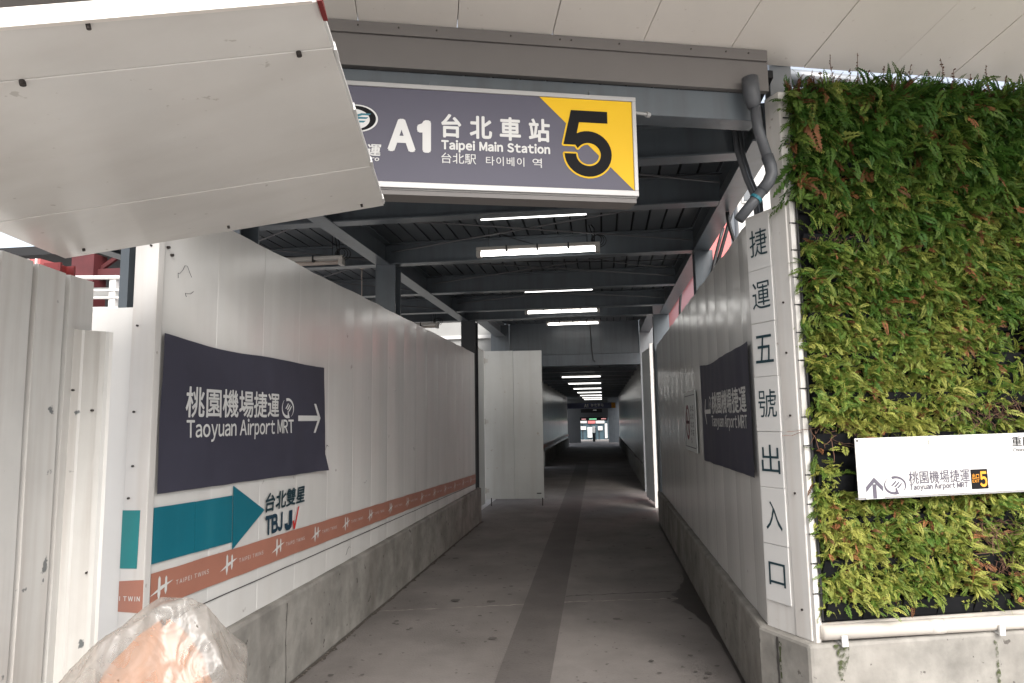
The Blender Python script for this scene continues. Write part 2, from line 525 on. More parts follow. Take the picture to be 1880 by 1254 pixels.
# ------------------------------------------------------------------ concrete plinths
def plinth(pts, h, name, label, loc):
    return thing(name, MB().prism(pts, 0, h), 'concrete', label, 'barrier', loc=loc, bevel=0.018)
lp_ = plinth([(-1.96, 2.70), (-1.96, 10.93), (-2.40, 10.93), (-2.40, 2.86), (-3.4, 2.86), (-3.4, 2.70)], 0.53, 'concrete_barrier',
       'stained low concrete barrier under the white wall with the dark banner and teal arrow', (-2.1, 6.8, 0))
ff = lambda u, d: tuple(FF.p(u, 0, d)[:2])
rp_ = plinth([(0.80, 10.90), (0.80, 3.96), (0.975, 3.655), ff(3.4, .05), ff(3.4, -.35), ff(.45, -.35), (1.22, 4.25), (1.22, 10.90)], 0.478, 'concrete_barrier',
       'stained low concrete barrier turning the corner below the fern wall', (1.0, 6.0, 0))
def crack(parent, F, u, z0, z1, w, seed, m_='crack'):
    """An irregular open joint running down a concrete face."""
    a, b_ = [], []
    for k in range(25):
        z = z0 + (z1 - z0) * k / 24
        c = u + .012 * noise.noise((z * 5, seed, 0)) + .004 * noise.noise((z * 25, seed, 3))
        ww = w * (.45 + abs(noise.noise((z * 13, seed, 7))) * 1.3)
        a.append(F.p(c - ww / 2, z, .0025)); b_.append(F.p(c + ww / 2, z, .0025))
    return part('crack', MB().grid([a, b_]), m_, parent)
for u, w, s_ in ((4.12, .010, 1), (6.3, .006, 2), (8.4, .008, 3), (9.6, .012, 4), (10.2, .01, 5)):
    crack(lp_, Frame((-1.96, 0, 0), (0, 1, 0), (0, 0, 1), (1, 0, 0)), u, .02, .50, w, s_)
for u, w, s_ in ((-5.1, .008, 6), (-7.3, .010, 7)):
    crack(rp_, Frame((.80, 0, 0), (0, -1, 0), (0, 0, 1), (-1, 0, 0)), u, .02, .45, w, s_)
dv_ = Vector((.975 - .80, 3.655 - 3.96, 0))
crack(rp_, Frame((.80, 3.96, 0), dv_, (0, 0, 1), (dv_.y, -dv_.x, 0)), .13, .02, .458, .026, 9)
crack(rp_, Frame((.80, 3.96, 0), dv_, (0, 0, 1), (dv_.y, -dv_.x, 0)), .150, .05, .44, .020, 10, 'moss')
crack(rp_, Frame(FF.p(0, 0, .05), FF.U, FF.V, FF.N), .985, .02, .44, .030, 11, 'moss')

# ------------------------------------------------------------------ left wall
def sheeting(F, u0, u1, z0, z1, seed, pitch=0.5, nz=7, flip=1, top_jitter=.012):
    """Wavy sheet-metal skin with joints every `pitch`, laid in front of the frame plane."""
    r_ = random.Random(seed)
    us, jo = [], set()
    u = u0
    while u < u1 - 1e-6:
        w = min(pitch * r_.uniform(.9, 1.1), u1 - u)
        for t in (0, .006, .03, .2, .4, .6, .8, .97, .994):
            us.append((u + w * t, .0042 * math.sin(math.pi * t) - (.0016 if t == 0 else 0)))
        u += w
    us.append((u1, -.003))
    rows = []
    for k in range(nz + 1):
        row = []
        for (u, d) in us:
            z = z0 + (z1 - z0) * k / nz
            if k == nz:
                z += top_jitter * noise.noise((u * 2.3, seed, 0)) + .005 * noise.noise((u * 14, seed, 0))
            dd = d + .0040 * noise.noise((u * 3.1, z * .7, seed)) + .0012 * noise.noise((u * 9, z * .5, seed))
            row.append(F.p(u, z, dd - .004))
        rows.append(row)
    m_ = MB().grid(rows)
    # thickness
    m_.fbox(F, u0, u1, z0, z1 - .03, -.045, -.012)
    return m_

lw_ = root('hoarding_wall', 'white sheet-metal hoarding wall with teal arrow and terracotta tape, left of the walkway', 'wall', (-2.03, 6.7, 0.53))
part('panel', sheeting(FL, 2.868, 10.72, 0.53, 2.665, 3), 'sheet', lw_)
part('front_panel', MB().box(-2.75, -2.112, 2.845, 2.875, .53, 2.14), 'sheet', lw_)
cp = part('corner_post', MB().prism([(-2.115, 2.822), (-1.998, 2.822), (-1.998, 2.868), (-2.02, 2.868), (-2.115, 2.85)], .40, 2.62), 'post', lw_, bevel=.004)
for (x, z) in ((-2.035, 2.42), (-2.085, 2.05), (-2.075, 1.42), (-2.088, 1.28), (-2.082, 1.66)):
    part('bolt', MB().tube([(x, 2.823, z), (x, 2.814, z)], .005, 8), 'bolt', cp)
for (y, z) in ((2.90, 2.43), (2.93, 2.40)):
    part('bolt', MB().tube([FL.p(y, z, 0), FL.p(y, z, .012)], .007, 8), 'bolt', lw_)
# horizontal joint near the foot of the wall
sj = MB()
prev = None
for i in range(61):
    y = 2.9 + (10.6 - 2.9) * i / 60
    z = .712 - .0128 * (y - 2.9) + .003 * noise.noise((y * 3, 1, 1))
    if prev:
        sj.add([FL.p(prev[0], prev[1], .0062), FL.p(y, z, .0062), FL.p(y, z + .006, .0062), FL.p(prev[0], prev[1] + .006, .0062)], [(0, 1, 2, 3)])
    prev = (y, z)
part('panel_joint', sj, 'crack', lw_)
# teal arrow sticker
def sticker(F, pts, d):
    return MB().slab(F, pts, d, d + .0015)
part('arrow_sticker', sticker(FL, [(2.873, 1.232), (3.184, 1.223), (3.194, .977), (2.873, .987)], .0075), 'teal', lw_)
part('arrow_sticker', sticker(FL, [(3.187, 1.222), (3.530, 1.215), (3.535, .967), (3.197, .976)], .0075), 'teal', lw_)
part('arrow_sticker', sticker(FL, [(3.533, 1.266), (3.887, 1.092), (3.541, .927)], .0095), 'teal', lw_)
FP = Frame((0, 2.822, 0), (1, 0, 0), (0, 0, 1), (0, -1, 0))
part('arrow_sticker', sticker(FP, [(-2.114, 1.228), (-2.030, 1.228), (-2.034, .979), (-2.114, .979)], .0008), 'teal_light', lw_)
# terracotta tape with its printed marks
band_top = lambda y: .945 - .0236 * (y - 2.87)
band_bot = lambda y: .792 - .0224 * (y - 2.87)
rows = [[], []]
for i in range(80):
    y = 2.873 + (10.66 - 2.873) * i / 79
    e = .004 * noise.noise((y * 5, 0, 0))
    rows[0].append(FL.p(y, band_bot(y) + e, .0082)); rows[1].append(FL.p(y, band_top(y) + e, .0082))
tape = part('printed_tape', MB().grid(rows), 'band', lw_)
mk = MB()
def twin_mark(F, u, v, s, d):
    """White mark of two spires on a slanting pulse line, then the small words."""
    mk.poly(F, [(u - .085 * s, v - .020 * s), (u, v - .006 * s), (u + .085 * s, v + .020 * s), (u, v + .012 * s)], d)
    for du, h0, h1, w in ((-.018, -.052, .058, .010), (.030, -.034, .050, .009)):
        mk.poly(F, [(u + (du - w) * s, v + .5 * h0 * s), (u + du * s, v + h0 * s), (u + (du + w) * s, v + .4 * h0 * s), (u + (du + w * .8) * s, v + h1 * .8 * s), (u + du * s, v + h1 * s), (u + (du - w * .8) * s, v + .8 * h1 * s)], d + .0004 + du * .002)
y = 2.95
while y < 10.5:
    c = (band_top(y) + band_bot(y)) / 2
    twin_mark(FL, y, c, 1.0, .0094)
    text(mk, Frame(FL.p(y + .105, c - .010), (0, 1, -.023), (0, 0, 1), (1, 0, 0)), 'TAIPEI TWINS', 0, .27, 0, .021, .0094, sb=.28, gap=.5)
    y += .5625
part('printed_marks', mk, 'ink_white', tape)
part('printed_tape', MB().slab(FP, [(-2.114, .925), (-1.999, .932), (-1.999, .792), (-2.114, .797)], .0008, .002), 'band', lw_)
tw = MB()
text(tw, FP, 'I TWIN', -2.108, -2.012, .843, .862, .003, bold=.02, sb=.35, gap=.35)
part('printed_marks', tw, 'ink_white', lw_)
# company lettering beside the arrow
t1 = MB(); text(t1, FL, '台北雙星', 3.897, 4.437, 1.075, 1.182, .0085, bold=.022, slant=.12)
part('lettering', t1, 'ink', lw_)
t2 = MB(); text(t2, FL, 'TBJ', 3.910, 4.122, .942, 1.045, .0085, bold=.045, sb=.07)
part('lettering', t2, 'navy', lw_)
t3 = MB()
t3.poly(FL, [(4.215, 1.045), (4.262, 1.045), (4.262, .965), (4.252, .938), (4.225, .924), (4.185, .926), (4.160, .945), (4.155, .972), (4.196, .972), (4.200, .958), (4.212, .956), (4.217, .970)], .0085)
part('lettering', t3, 'navy', lw_)
t4 = MB().poly(FL, [(4.268, .975), (4.285, .975), (4.298, .948), (4.345, 1.055), (4.362, 1.055), (4.305, .918), (4.285, .918)], .0089)
part('lettering', t4, 'red_ink', lw_)
# scribbles and scuffs on the wall
sc_ = MB()
for (y, z, n_) in ((4.72, 1.41, 5), (4.80, 1.44, 3), (2.98, 2.30, 7), (3.05, 2.22, 5), (5.6, 1.1, 4), (6.4, 1.9, 3), (5.2, .58, 4), (7.1, 1.3, 4)):
    p = [(y, z)]
    for k in range(n_):
        p.append((p[-1][0] + rng.uniform(-.01, .05), p[-1][1] + rng.uniform(-.03, .03)))
    sc_.tube([FL.p(a, b_, .0075) for a, b_ in p], .0012, 4)
part('scuff', sc_, 'rod', lw_)

# ------------------------------------------------------------------ left banner
class Cloth(Frame):
    """Frame whose surface follows a rippled cloth between a0..a1 and z0..z1."""
    def __init__(s, F, a0, a1, z0, z1, d, seed):
        Frame.__init__(s, F.O, F.U, F.V, F.N)
        s.a0, s.a1, s.z0, s.z1, s.d, s.seed = a0, a1, z0, z1, d, seed
    def p(s, u, v, d=0.0):
        a, b = (u - s.a0) / (s.a1 - s.a0), (v - s.z0) / (s.z1 - s.z0)
        return s.O + s.U * u + s.V * v + s.N * (d + ripple(a, b, s.d, s.seed))
def ripple(u, v, d, seed):
    return d + .007 * (noise.noise((u * 5, v * 1.6, seed)) + .6 * noise.noise((u * 13, v * 3, seed + 5)))
def banner(F, tl, tr, br, bl, d, sag, seed, lift=None):
    rows = []
    NU, NV = 90, 26
    for j in range(NV + 1):
        v = j / NV
        row = []
        for i in range(NU + 1):
            u = i / NU
            a = (bl[0] + (br[0] - bl[0]) * u) * (1 - v) + (tl[0] + (tr[0] - tl[0]) * u) * v
            z = (bl[1] + (br[1] - bl[1]) * u) * (1 - v) + (tl[1] + (tr[1] - tl[1]) * u) * v
            z -= sag * v ** 2 * (math.sin(math.pi * u) ** 1.5 * .7 + .45 * math.sin(2 * math.pi * u + .9) * math.sin(math.pi * u))
            z += .004 * noise.noise((u * 9, v * 2, seed)) * (abs(v - .5) * 2) ** 4
            dd = ripple(u, v, d, seed)
            if lift and v < .16 and u > .9:
                dd += lift * ((u - .9) / .1) * ((.16 - v) / .16)
            row.append(F.p(a, z, dd))
        rows.append(row)
    return MB().grid(rows)
b1 = root('direction_banner', 'dark slate cloth banner with white lettering and an arrow pointing right, on the left wall', 'banner', (-2.0, 3.8, 1.27))
part('cloth', banner(FL, (2.874, 2.020), (4.712, 1.995), (4.752, 1.258), (2.874, 1.292), .020, .034, 2, lift=.03), 'banner', b1, smooth=True)
def banner_text(F, o, s, B, aw, d=.0018):
    t = MB()
    text(t, F, '桃園機場捷運', *o['zh'], d, bold=.016)
    text(t, F, 'Taoyuan Airport MRT', *o['en'], d, bold=.016, sb=.10, gap=.28)
    part('lettering', t, 'ink_white', B)
    e = MB(); emblem(e, F, *o['em'], d)
    part('emblem', e, 'ink_white', B)
    a = MB(); arrow(a, F, *aw, d)
    part('arrow', a, 'ink_white', B)
banner_text(Cloth(FL, 2.874, 4.73, 1.275, 2.008, .020, 2), {'zh': (3.062, 4.018, 1.636, 1.782), 'en': (3.072, 4.220, 1.512, 1.626), 'em': (4.146, 1.694, .082, .064)}, 1, b1, (4.289, 4.640, 1.630, .100, .036))

# ------------------------------------------------------------------ right wall
rw_ = root('hoarding_wall', 'white sheet-metal hoarding wall with a no-smoking notice, right of the walkway', 'wall', (0.87, 7.3, 0.48))
part('panel', sheeting(FR, -10.72, -3.98, 0.48, 2.70, 11), 'sheet', rw_)
part('splay_panel', MB().fbox(FCH, 0, .335, .478, 2.735, -.03, 0), 'post', rw_)
pst = MB().prism([tuple(FCH.p(.205, 0, .006)[:2]), tuple(FCH.p(.312, 0, .006)[:2]), tuple(FF.p(.055, 0, .004)[:2]), tuple(FF.p(.055, 0, -.10)[:2]), tuple(FCH.p(.205, 0, -.05)[:2])], .478, 3.36)
cpr = part('corner_post', pst, 'post', rw_, bevel=.005)
for z in (1.93, 2.2, 1.2, .62, 1.6):
    part('bolt', MB().tube([FCH.p(.26, z, .006), FCH.p(.26, z, .012)], .006, 8), 'bolt', cpr)
# lettering boards on the splayed face
vb = root('vertical_name_sign', 'column of seven white boards with large dark characters beside the fern wall', 'sign', FCH.p(.1, .6, 0))
tops = [2.716, 2.418, 2.120, 1.815, 1.540, 1.258, .940, .630]
tops = [2.716 - k * .2985 for k in range(8)]
for k, ch in enumerate('捷運五號出入口'):
    z1 = 2.712 - k * .2995
    z0 = z1 - .2975
    bd = part('board', MB().fbox(FCH, .012 + .002 * (k % 3), .188 + .003 * (k % 2), z0, z1, .001, .010 + .002 * (k % 2)), 'plate', vb, bevel=.002)
    t = MB()
    w = .135 if ch not in '口入' else .118
    text(t, FCH, ch, .105 - w / 2, .105 + w / 2, z0 + (.075 if ch != '口' else .085), z0 + (.228 if ch != '口' else .205), .0135)
    part('character', t, 'ink', bd)

b2 = root('direction_banner', 'dark slate cloth banner with white lettering and an arrow pointing left, on the right wall', 'banner', (0.84, 5.0, 1.26))
part('cloth', banner(FR, (-5.921, 2.030), (-4.000, 2.025), (-4.000, 1.258), (-5.921, 1.240), .022, .04, 9), 'banner', b2, smooth=True)
banner_text(Cloth(FR, -5.921, -4.0, 1.249, 2.0275, .022, 9), {'zh': (-5.345, -4.135, 1.622, 1.778), 'en': (-5.385, -4.140, 1.505, 1.612), 'em': (-5.455, 1.690, .075, .066)}, 1, b2, (-5.435, -5.795, 1.640, .100, .034))

ns = root('no_smoking_notice', 'small framed notice with a red prohibition ring, on the right wall beyond the dark banner', 'sign', (0.84, 6.75, 1.27))
part('board', MB().fbox(FR, -7.18, -6.34, 1.275, 1.842, .012, .022), 'plate_grey', ns, bevel=.003)
fr = MB()
for a in ((-7.14, -6.38, 1.80, 1.808), (-7.14, -6.38, 1.31, 1.318), (-7.14, -7.132, 1.318, 1.80), (-6.388, -6.38, 1.318, 1.80)):
    fr.fbox(FR, *a, .0222, .0232)
part('border', fr, 'dim_ink', ns)
rg = MB().ring(FR, -6.92, 1.55, .115, .13, .155, .17, 0, 2 * math.pi, .0235, 32)
rg.poly(FR, [(-7.02, 1.655), (-6.99, 1.675), (-6.82, 1.445), (-6.85, 1.425)], .0238)
part('prohibition_ring', rg, 'ring_red', ns)
cg = MB().poly(FR, [(-7.03, 1.535), (-6.84, 1.535), (-6.84, 1.565), (-7.03, 1.565)], .0228)
cg.poly(FR, [(-6.835, 1.535), (-6.81, 1.535), (-6.81, 1.565), (-6.835, 1.565)], .0228)
part('cigarette', cg, 'sign_black', ns)
tx = MB()
for k in range(5):
    z = 1.655 - k * .075
    for q in range(2 if k < 4 else 1):
        for w in range(4):
            u = -6.71 + q * .13 + rng.uniform(0, .03)
            tx.fbox(FR, u, u + rng.uniform(.05, .09), z + w * .014, z + w * .014 + .007, .0222, .0232)
part('lettering', tx, 'dim_ink', ns)

# ------------------------------------------------------------------ old fence and its loose sheet
fe = root('old_fence', 'weathered ribbed white sheet fence standing at the near left', 'fence', FFEN.p(.4, 0, 0))
def ribbed(u0, u1, z0, z1, seed):
    prof, u = [], u0
    while u < u1:
        prof += [(u, -.040), (u + .018, -.040), (u + .024, 0), (u + .185, 0), (u + .190, -.040)]
        u += .192
    rows = []
    for k in range(9):
        t = k / 8
        rows.append([FFEN.p(a + .002 * noise.noise((t * 3, a, seed)), z0 + (z1 - z0) * t + (.010 * noise.noise((a * 9, 0, seed)) if k == 8 else 0), d + .005 * noise.noise((a * 4, t * 3, seed))) for a, d in prof])
    m_ = MB().grid(rows)
    return m_
part('fence_sheet', ribbed(-.055, .60, 0, 2.19, 1), 'old_sheet', fe)
part('fence_sheet', ribbed(.592, 1.45, 0, 2.185, 2), 'old_sheet', fe)
part('back_rail', MB().fbox(FFEN, 0, 1.4, 1.7, 1.75, -.09, -.04), 'rail', fe)
FS = Frame((-2.10, 2.42, 0), (.992, .10, 0), (0, 0, 1), (.10, -.992, 0))
ls = root('loose_sheet', 'short stained white metal sheet leaning at the end of the old fence', 'sheet', FS.p(.1, 0, 0))
rows = []
pr_ = [(0, 0), (.004, .012), (.075, .010), (.082, .004), (.150, .006), (.156, .018), (.178, .018), (.184, .004), (.195, 0)]
for k in range(9):
    z = 1.985 * k / 8
    rows.append([FS.p(a, z - (.02 * (a / .2) if k == 8 else 0), d + .003 * noise.noise((a * 6, z, 4))) for a, d in pr_])
part('sheet', MB().grid(rows), 'old_sheet', ls)
for (a, z) in ((.055, 1.74), (.135, 1.66), (.02, 1.36), (.02, .97), (.15, 1.05)):
    part('rivet', MB().tube([FS.p(a, z, .008), FS.p(a, z, .02)], .0042, 8), 'bolt', ls)

# ------------------------------------------------------------------ sloping panel canopy at the upper left
A, Bv = Vector((-2.0925, 2.390, 2.260)), Vector((-.937, 2.842, 2.553))
AB = (Bv - A); LAB = AB.length; AB.normalize()
BCd = Vector((.214, -.977, 0)).normalized()
up = AB.cross(-BCd).normalized()
if up.z < 0: up = -up
FC_ = Frame(A, AB, BCd, -up)          # u along the low edge, v towards the street, N = downwards
cn = root('side_canopy', 'sloping cream sheet canopy on a red post, nearest the camera at the upper left', 'canopy', A)
D = 1.490
cuts = [0, .0765, .477, .891, 1.298, D]
for i in range(5):
    g0 = .0025 if i == 1 else .0012
    part('panel', MB().fbox(FC_, 0, LAB, cuts[i] + g0, cuts[i + 1] - .0006, -.030, 0.0 + (.002 if i % 2 else 0)), 'slab', cn, bevel=.002)
part('cover_sheet', MB().fbox(FC_, .005, LAB - .004, .003, D - .004, -.038, -.032), 'groove', cn)
part('front_fascia', MB().fbox(FC_, -.01, LAB - .01, D, D + .012, -.038, .004), 'soffit', cn)
part('edge_angle', MB().fbox(FC_, LAB, LAB + .006, .02, D, -.038, -.002), 'plate', cn)
part('edge_angle', MB().fbox(FC_, 0, LAB, -.008, 0, -.038, -.012), 'red_steel', cn)
part('end_cap', MB().fbox(FC_, LAB + .001, LAB + .012, D - .06, D + .02, -.045, .010), 'red_steel', cn)
for (u, v, r) in ((.108, .088, .0055), (.639, .075, .0055), (1.184, .070, .0055), (1.190, 1.294, .007), (.569, 1.294, .007), (.797, 1.482, .005)):
    part('bolt', MB().tube([FC_.p(u, v, 0), FC_.p(u, v, .012)], r, 8), 'bolt', cn)
for v in (.05, .47, .90, 1.24):
    part('clip', MB().fbox(FC_, LAB + .002, LAB + .010, v, v + .05, -.02, .002), 'plate', cn)
thing('steel_post', MB().box(-2.205, -2.130, 2.410, 2.420, 0, 2.252).box(-2.172, -2.163, 2.420, 2.480, 0, 2.252).box(-2.205, -2.130, 2.480, 2.490, 0, 2.252), 'red_steel',
      'dark red steel post under the low corner of the sloping canopy', 'post', loc=(-2.167, 2.45, 0))

# ------------------------------------------------------------------ entrance canopy, fascia and station sign
ec = root('entrance_canopy', 'large cream panelled canopy over the passage entrance', 'canopy', FF.p(-.5, 3.59, 0))
sd_ = Vector((-.246, .960, -.135)).normalized()
FSO = Frame(FF.p(0, 3.592, 0), FF.U, -sd_, FF.U.cross(-sd_))
if FSO.N.z > 0: FSO.N = -FSO.N
us = [-4.2, -3.75, -3.25, -2.75, -2.25, -1.755, -1.258, -.765, -.265, .23, .75, 1.165, 1.66, 2.16, 2.66]
for i in range(len(us) - 1):
    q = .0022 if i % 2 else .0014
    part('panel', MB().fbox(FSO, us[i] + q, us[i + 1] - q, 0 if us[i] < -.3 else -.115, 2.3, -.04, .0015 * math.sin(i * 2.3)), 'soffit', ec, bevel=.0015)
part('cover_sheet', MB().fbox(FSO, -4.2, 2.66, .01, 2.29, -.10, -.045), 'groove', ec)
fa = part('fascia', MB().fbox(FF, -4.2, -.055, 3.36, 3.525, -.035, 0), 'fascia', ec)
part('flange', MB().fbox(FF, -4.2, -.06, 3.527, 3.588, -.035, .012), 'fascia', ec)
for u in (-2.25, -2.05, -1.86, -1.48, -1.22, -1.16, -.9, -.5, -.3, -.17):
    part('screw', MB().tube([FF.p(u, 3.565, .012), FF.p(u, 3.565, .016)], .0045, 8), 'bolt', fa)
bm = MB().fbox(FF, -4.2, -.10, 3.20, 3.355, -.16, -.03)
part('edge_beam', bm, 'steel', ec, bevel=.004)

sg = root('station_sign', 'long slate station sign with a yellow corner and big black 5 over the passage entrance', 'sign', FF.p(-1.8, 2.66, .1))
Fs = Frame(FF.p(0, 0, .2), FF.U, FF.V, FF.N)
part('case', MB().fbox(Fs, -2.95, -.895, 2.662, 3.166, -.15, -.006), 'alu', sg, bevel=.004)
fm = MB().fbox(Fs, -2.95, -.892, 3.150, 3.172, -.006, .008).fbox(Fs, -2.95, -.892, 2.668, 2.696, -.006, .008).fbox(Fs, -.912, -.892, 2.696, 3.150, -.006, .008).fbox(Fs, -2.95, -2.93, 2.696, 3.150, -.006, .008)
part('frame', fm, 'alu', sg, bevel=.002)
part('underside', MB().fbox(Fs, -2.95, -.90, 2.640, 2.661, -.12, -.01), 'fascia', sg)
part('face', MB().fbox(Fs, -2.93, -.912, 2.696, 3.150, -.005, .001), 'sign_grey', sg)
part('yellow_corner', MB().slab(Fs, [(-1.375, 3.149), (-.9125, 3.149), (-.9125, 2.697)], .0012, .0020), 'sign_yellow', sg)
t = MB(); text(t, Fs, 'A1', -2.087, -1.905, 2.852, 2.990, .003, bold=.055, sb=.15)
part('lettering', t, 'sign_white', sg)
t = MB(); text(t, Fs, '台北車站', -1.845, -1.330, 2.923, 3.034, .003, bold=.028, cjk=1.32)
part('lettering', t, 'sign_white', sg)
t = MB(); text(t, Fs, 'Taipei Main Station', -1.846, -1.330, 2.852, 2.908, .003, bold=.045, sb=.14, gap=.36)
part('lettering', t, 'sign_white', sg)
t = MB(); text(t, Fs, '台北駅', -1.848, -1.685, 2.795, 2.846, .003, bold=.004)
part('lettering', t, 'sign_white', sg)
t = MB(); text(t, Fs, '타이베이', -1.638, -1.455, 2.794, 2.838, .003, bold=.004)
part('lettering', t, 'sign_white', sg)
t = MB(); text(t, Fs, '역', -1.415, -1.370, 2.792, 2.838, .003, bold=.004)
part('lettering', t, 'sign_white', sg)
t = MB(); text(t, Fs, '桃園捷運', -2.395, -2.130, 2.815, 2.872, .003, bold=.022, slant=.12)
part('lettering', t, 'sign_white', sg)
t = MB(); text(t, Fs, 'Taoyuan Metro', -2.395, -2.136, 2.786, 2.812, .003, bold=.03, slant=.15)
part('lettering', t, 'sign_white', sg)
nu = MB()
for k in range(12):
    q = k * math.pi / 6
    P = [(u + .0085 * math.cos(q), v + .0085 * math.sin(q)) for u, v in five(Fs, -1.262, -1.022, 2.758, 3.090)]
    nu.poly(Fs, P, .0022 + k * .00006)
part('number_outline', nu, 'sign_yellow', sg)
part('number', MB().slab(Fs, five(Fs, -1.262, -1.022, 2.758, 3.090), .0036, .0044), 'sign_black', sg)
ov = part('emblem', MB().ring(Fs, -2.235, 2.993, 0, 0, .095, .066, 0, 2 * math.pi, .0022, 40), 'sign_white', sg)
part('emblem_ring', MB().ring(Fs, -2.237, 2.993, 0, 0, .088, .060, 0, 2 * math.pi, .0026, 40), 'sign_black', ov)
part('emblem_disc', MB().ring(Fs, -2.255, 2.988, 0, 0, .078, .050, 0, 2 * math.pi, .0030, 40), 'sign_white', ov)
st_ = MB()
for k in range(3):
    v = 2.970 + .018 * k
    st_.poly(Fs, [(-2.29 + .012 * k, v - .008), (-2.275 + .012 * k, v - .013), (-2.235 + .012 * k, v + .002), (-2.205 + .012 * k, v + .003), (-2.195 + .012 * k, v + .012), (-2.24 + .012 * k, v + .012)], .0034)
part('emblem_waves', st_, 'teal', ov)
hk = MB().tube([Fs.p(-.89, 3.135, -.08), Fs.p(-.80, 3.14, -.10)], .008, 8).tube([Fs.p(-.80, 3.14, -.10), Fs.p(-.78, 3.14, -.11)], .014, 8)
part('fixing_bolt', hk, 'alu', sg)
for u in (-2.7, -1.9, -1.1):
    part('hanger', MB().fbox(Fs, u, u + .04, 3.167, 3.24, -.13, -.09), 'steel', sg)

# post behind the right cladding, pipes
thing('steel_column', MB().box(1.00, 1.12, 3.86, 3.98, 0, 3.66), 'pipe_light', 'pale grey steel column rising behind the white corner cladding', 'column', loc=(1.06, 3.92, 0), bevel=.004)
dp = root('drain_pipe', 'grey plastic drain pipe with an elbow beside the corner column', 'pipe', (.85, 3.62, 3.3))
part('pipe', MB().tube([(.853, 3.62, 3.27), (.864, 3.62, 3.12), (.912, 3.62, 2.925)], .028, 14), 'pipe', dp, smooth=True)
part('elbow', MB().tube([(.902, 3.62, 2.965), (.917, 3.62, 2.91), (.920, 3.62, 2.868), (.900, 3.62, 2.822), (.866, 3.62, 2.778)], .032, 14), 'pipe', dp, smooth=True)
part('pipe', MB().tube([(.885, 3.62, 2.80), (.740, 3.62, 2.628)], .028, 14), 'pipe', dp, smooth=True)
part('socket', MB().tube([(.835, 3.61, 3.40), (.838, 3.61, 3.33), (.845, 3.615, 3.27), (.849, 3.62, 3.235)], [.044, .044, .041, .030], 16), 'pipe', dp, smooth=True)
part('clamp_band', MB().tube([(.838, 3.62, 2.744), (.828, 3.62, 2.732)], .033, 14), 'teal', dp)
for k, (x, lab) in enumerate(((.85, 'thin grey conduit bending down behind the drain pipe, nearer the sign'), (.88, 'thin grey conduit bending down behind the drain pipe, nearer the corner column'))):
    thing('conduit', MB().tube([(x, 4.16 + .03 * k, 3.43), (x + .012, 4.16 + .03 * k, 3.22), (x + .06, 4.16 + .03 * k, 3.03), (x + .105, 4.16 + .03 * k, 2.90), (x + .115, 4.16 + .03 * k, 2.6)], .018, 10), 'pipe', lab, 'pipe', loc=(x + .1, 4.16, 2.6), smooth=True, group='conduits beside the corner column')
thing('zinc_pipe', MB().tube([(1.10, 4.02, 3.600), (1.45, 4.12, 3.590), (1.75, 4.21, 3.580), (2.9, 4.55, 3.545)], .048, 14), 'pipe_light', 'pale metal pipe running behind the top of the fern wall', 'pipe', loc=(1.2, 4.2, 3.74), smooth=True)

# ------------------------------------------------------------------ planted wall on the street front
pf = root('planter_frame', 'black plastic planter trays stacked behind the ferns on the street front', 'planter', FF.p(1.0, .6, 0))
part('back_panel', MB().fbox(FF, .058, 2.62, .56, 3.33, -.06, -.02), 'tray', pf)
for k in range(13):
    z = .575 + k * .2105
    tm = MB()
    u = .062
    while u < 2.5:
        # pocket: a sloping front lip standing off the panel
        a, b_ = u, u + .205
        tm.hexa([FF.p(a, z, -.02), FF.p(b_, z, -.02), FF.p(b_, z, .012), FF.p(a, z, .012), FF.p(a + .006, z + .095, -.02), FF.p(b_ - .006, z + .095, -.02), FF.p(b_ - .006, z + .085, .045), FF.p(a + .006, z + .085, .045)])
        u += .211
    part('planter_tray', tm, 'tray', pf)
sr = MB().tube([FF.p(.052, .58, .018), FF.p(.052, 3.32, .018)], .006, 6)
part('side_rod', sr, 'cable', pf)
for k in range(18):
    z = .712 + k * .1465
    part('side_hook', MB().tube([FF.p(.004, z, .022), FF.p(.056, z, .022)], .0042, 6), 'cable', pf)

gu = root('gutter', 'cream rain gutter along the foot of the fern wall', 'gutter', FF.p(1, .5, .03))
part('trough', MB().tube([FF.p(.032, .527, .03), FF.p(3.2, .497, .03)], .036, 16), 'gutter', gu, smooth=True)
part('back_strip', MB().fbox(FF, .03, 3.2, .482, .56, -.03, -.012), 'gutter', gu)
part('joint_ring', MB().tube([FF.p(.62, .5215, .03), FF.p(.70, .5207, .03)], .0375, 16), 'gutter', gu, smooth=True)
for u in (.125, 1.005, 1.9):
    z = .478
    part('bracket', MB().fbox(FF, u - .016, u + .016, z - .010, z + .042, .068, .080).fbox(FF, u - .010, u + .010, z - .008, z + .004, -.03, .068), 'plate', gu, bevel=.002)
# moss below the first bracket
ms_ = []
for k in range(15):
    t = k / 14
    w = .035 * (1 - t) ** .7 + .006 + .008 * noise.noise((t * 6, 3, 0))
    ms_.append([FF.p(.118 + .008 * math.sin(t * 5) - w, .474 - .17 * t, .0535), FF.p(.118 + .008 * math.sin(t * 5) + w, .474 - .17 * t, .0535)])
thing('moss_stain', MB().grid(ms_), 'moss', 'green moss streak on the concrete below the gutter bracket', 'moss', loc=FF.p(.118, .4, .054))

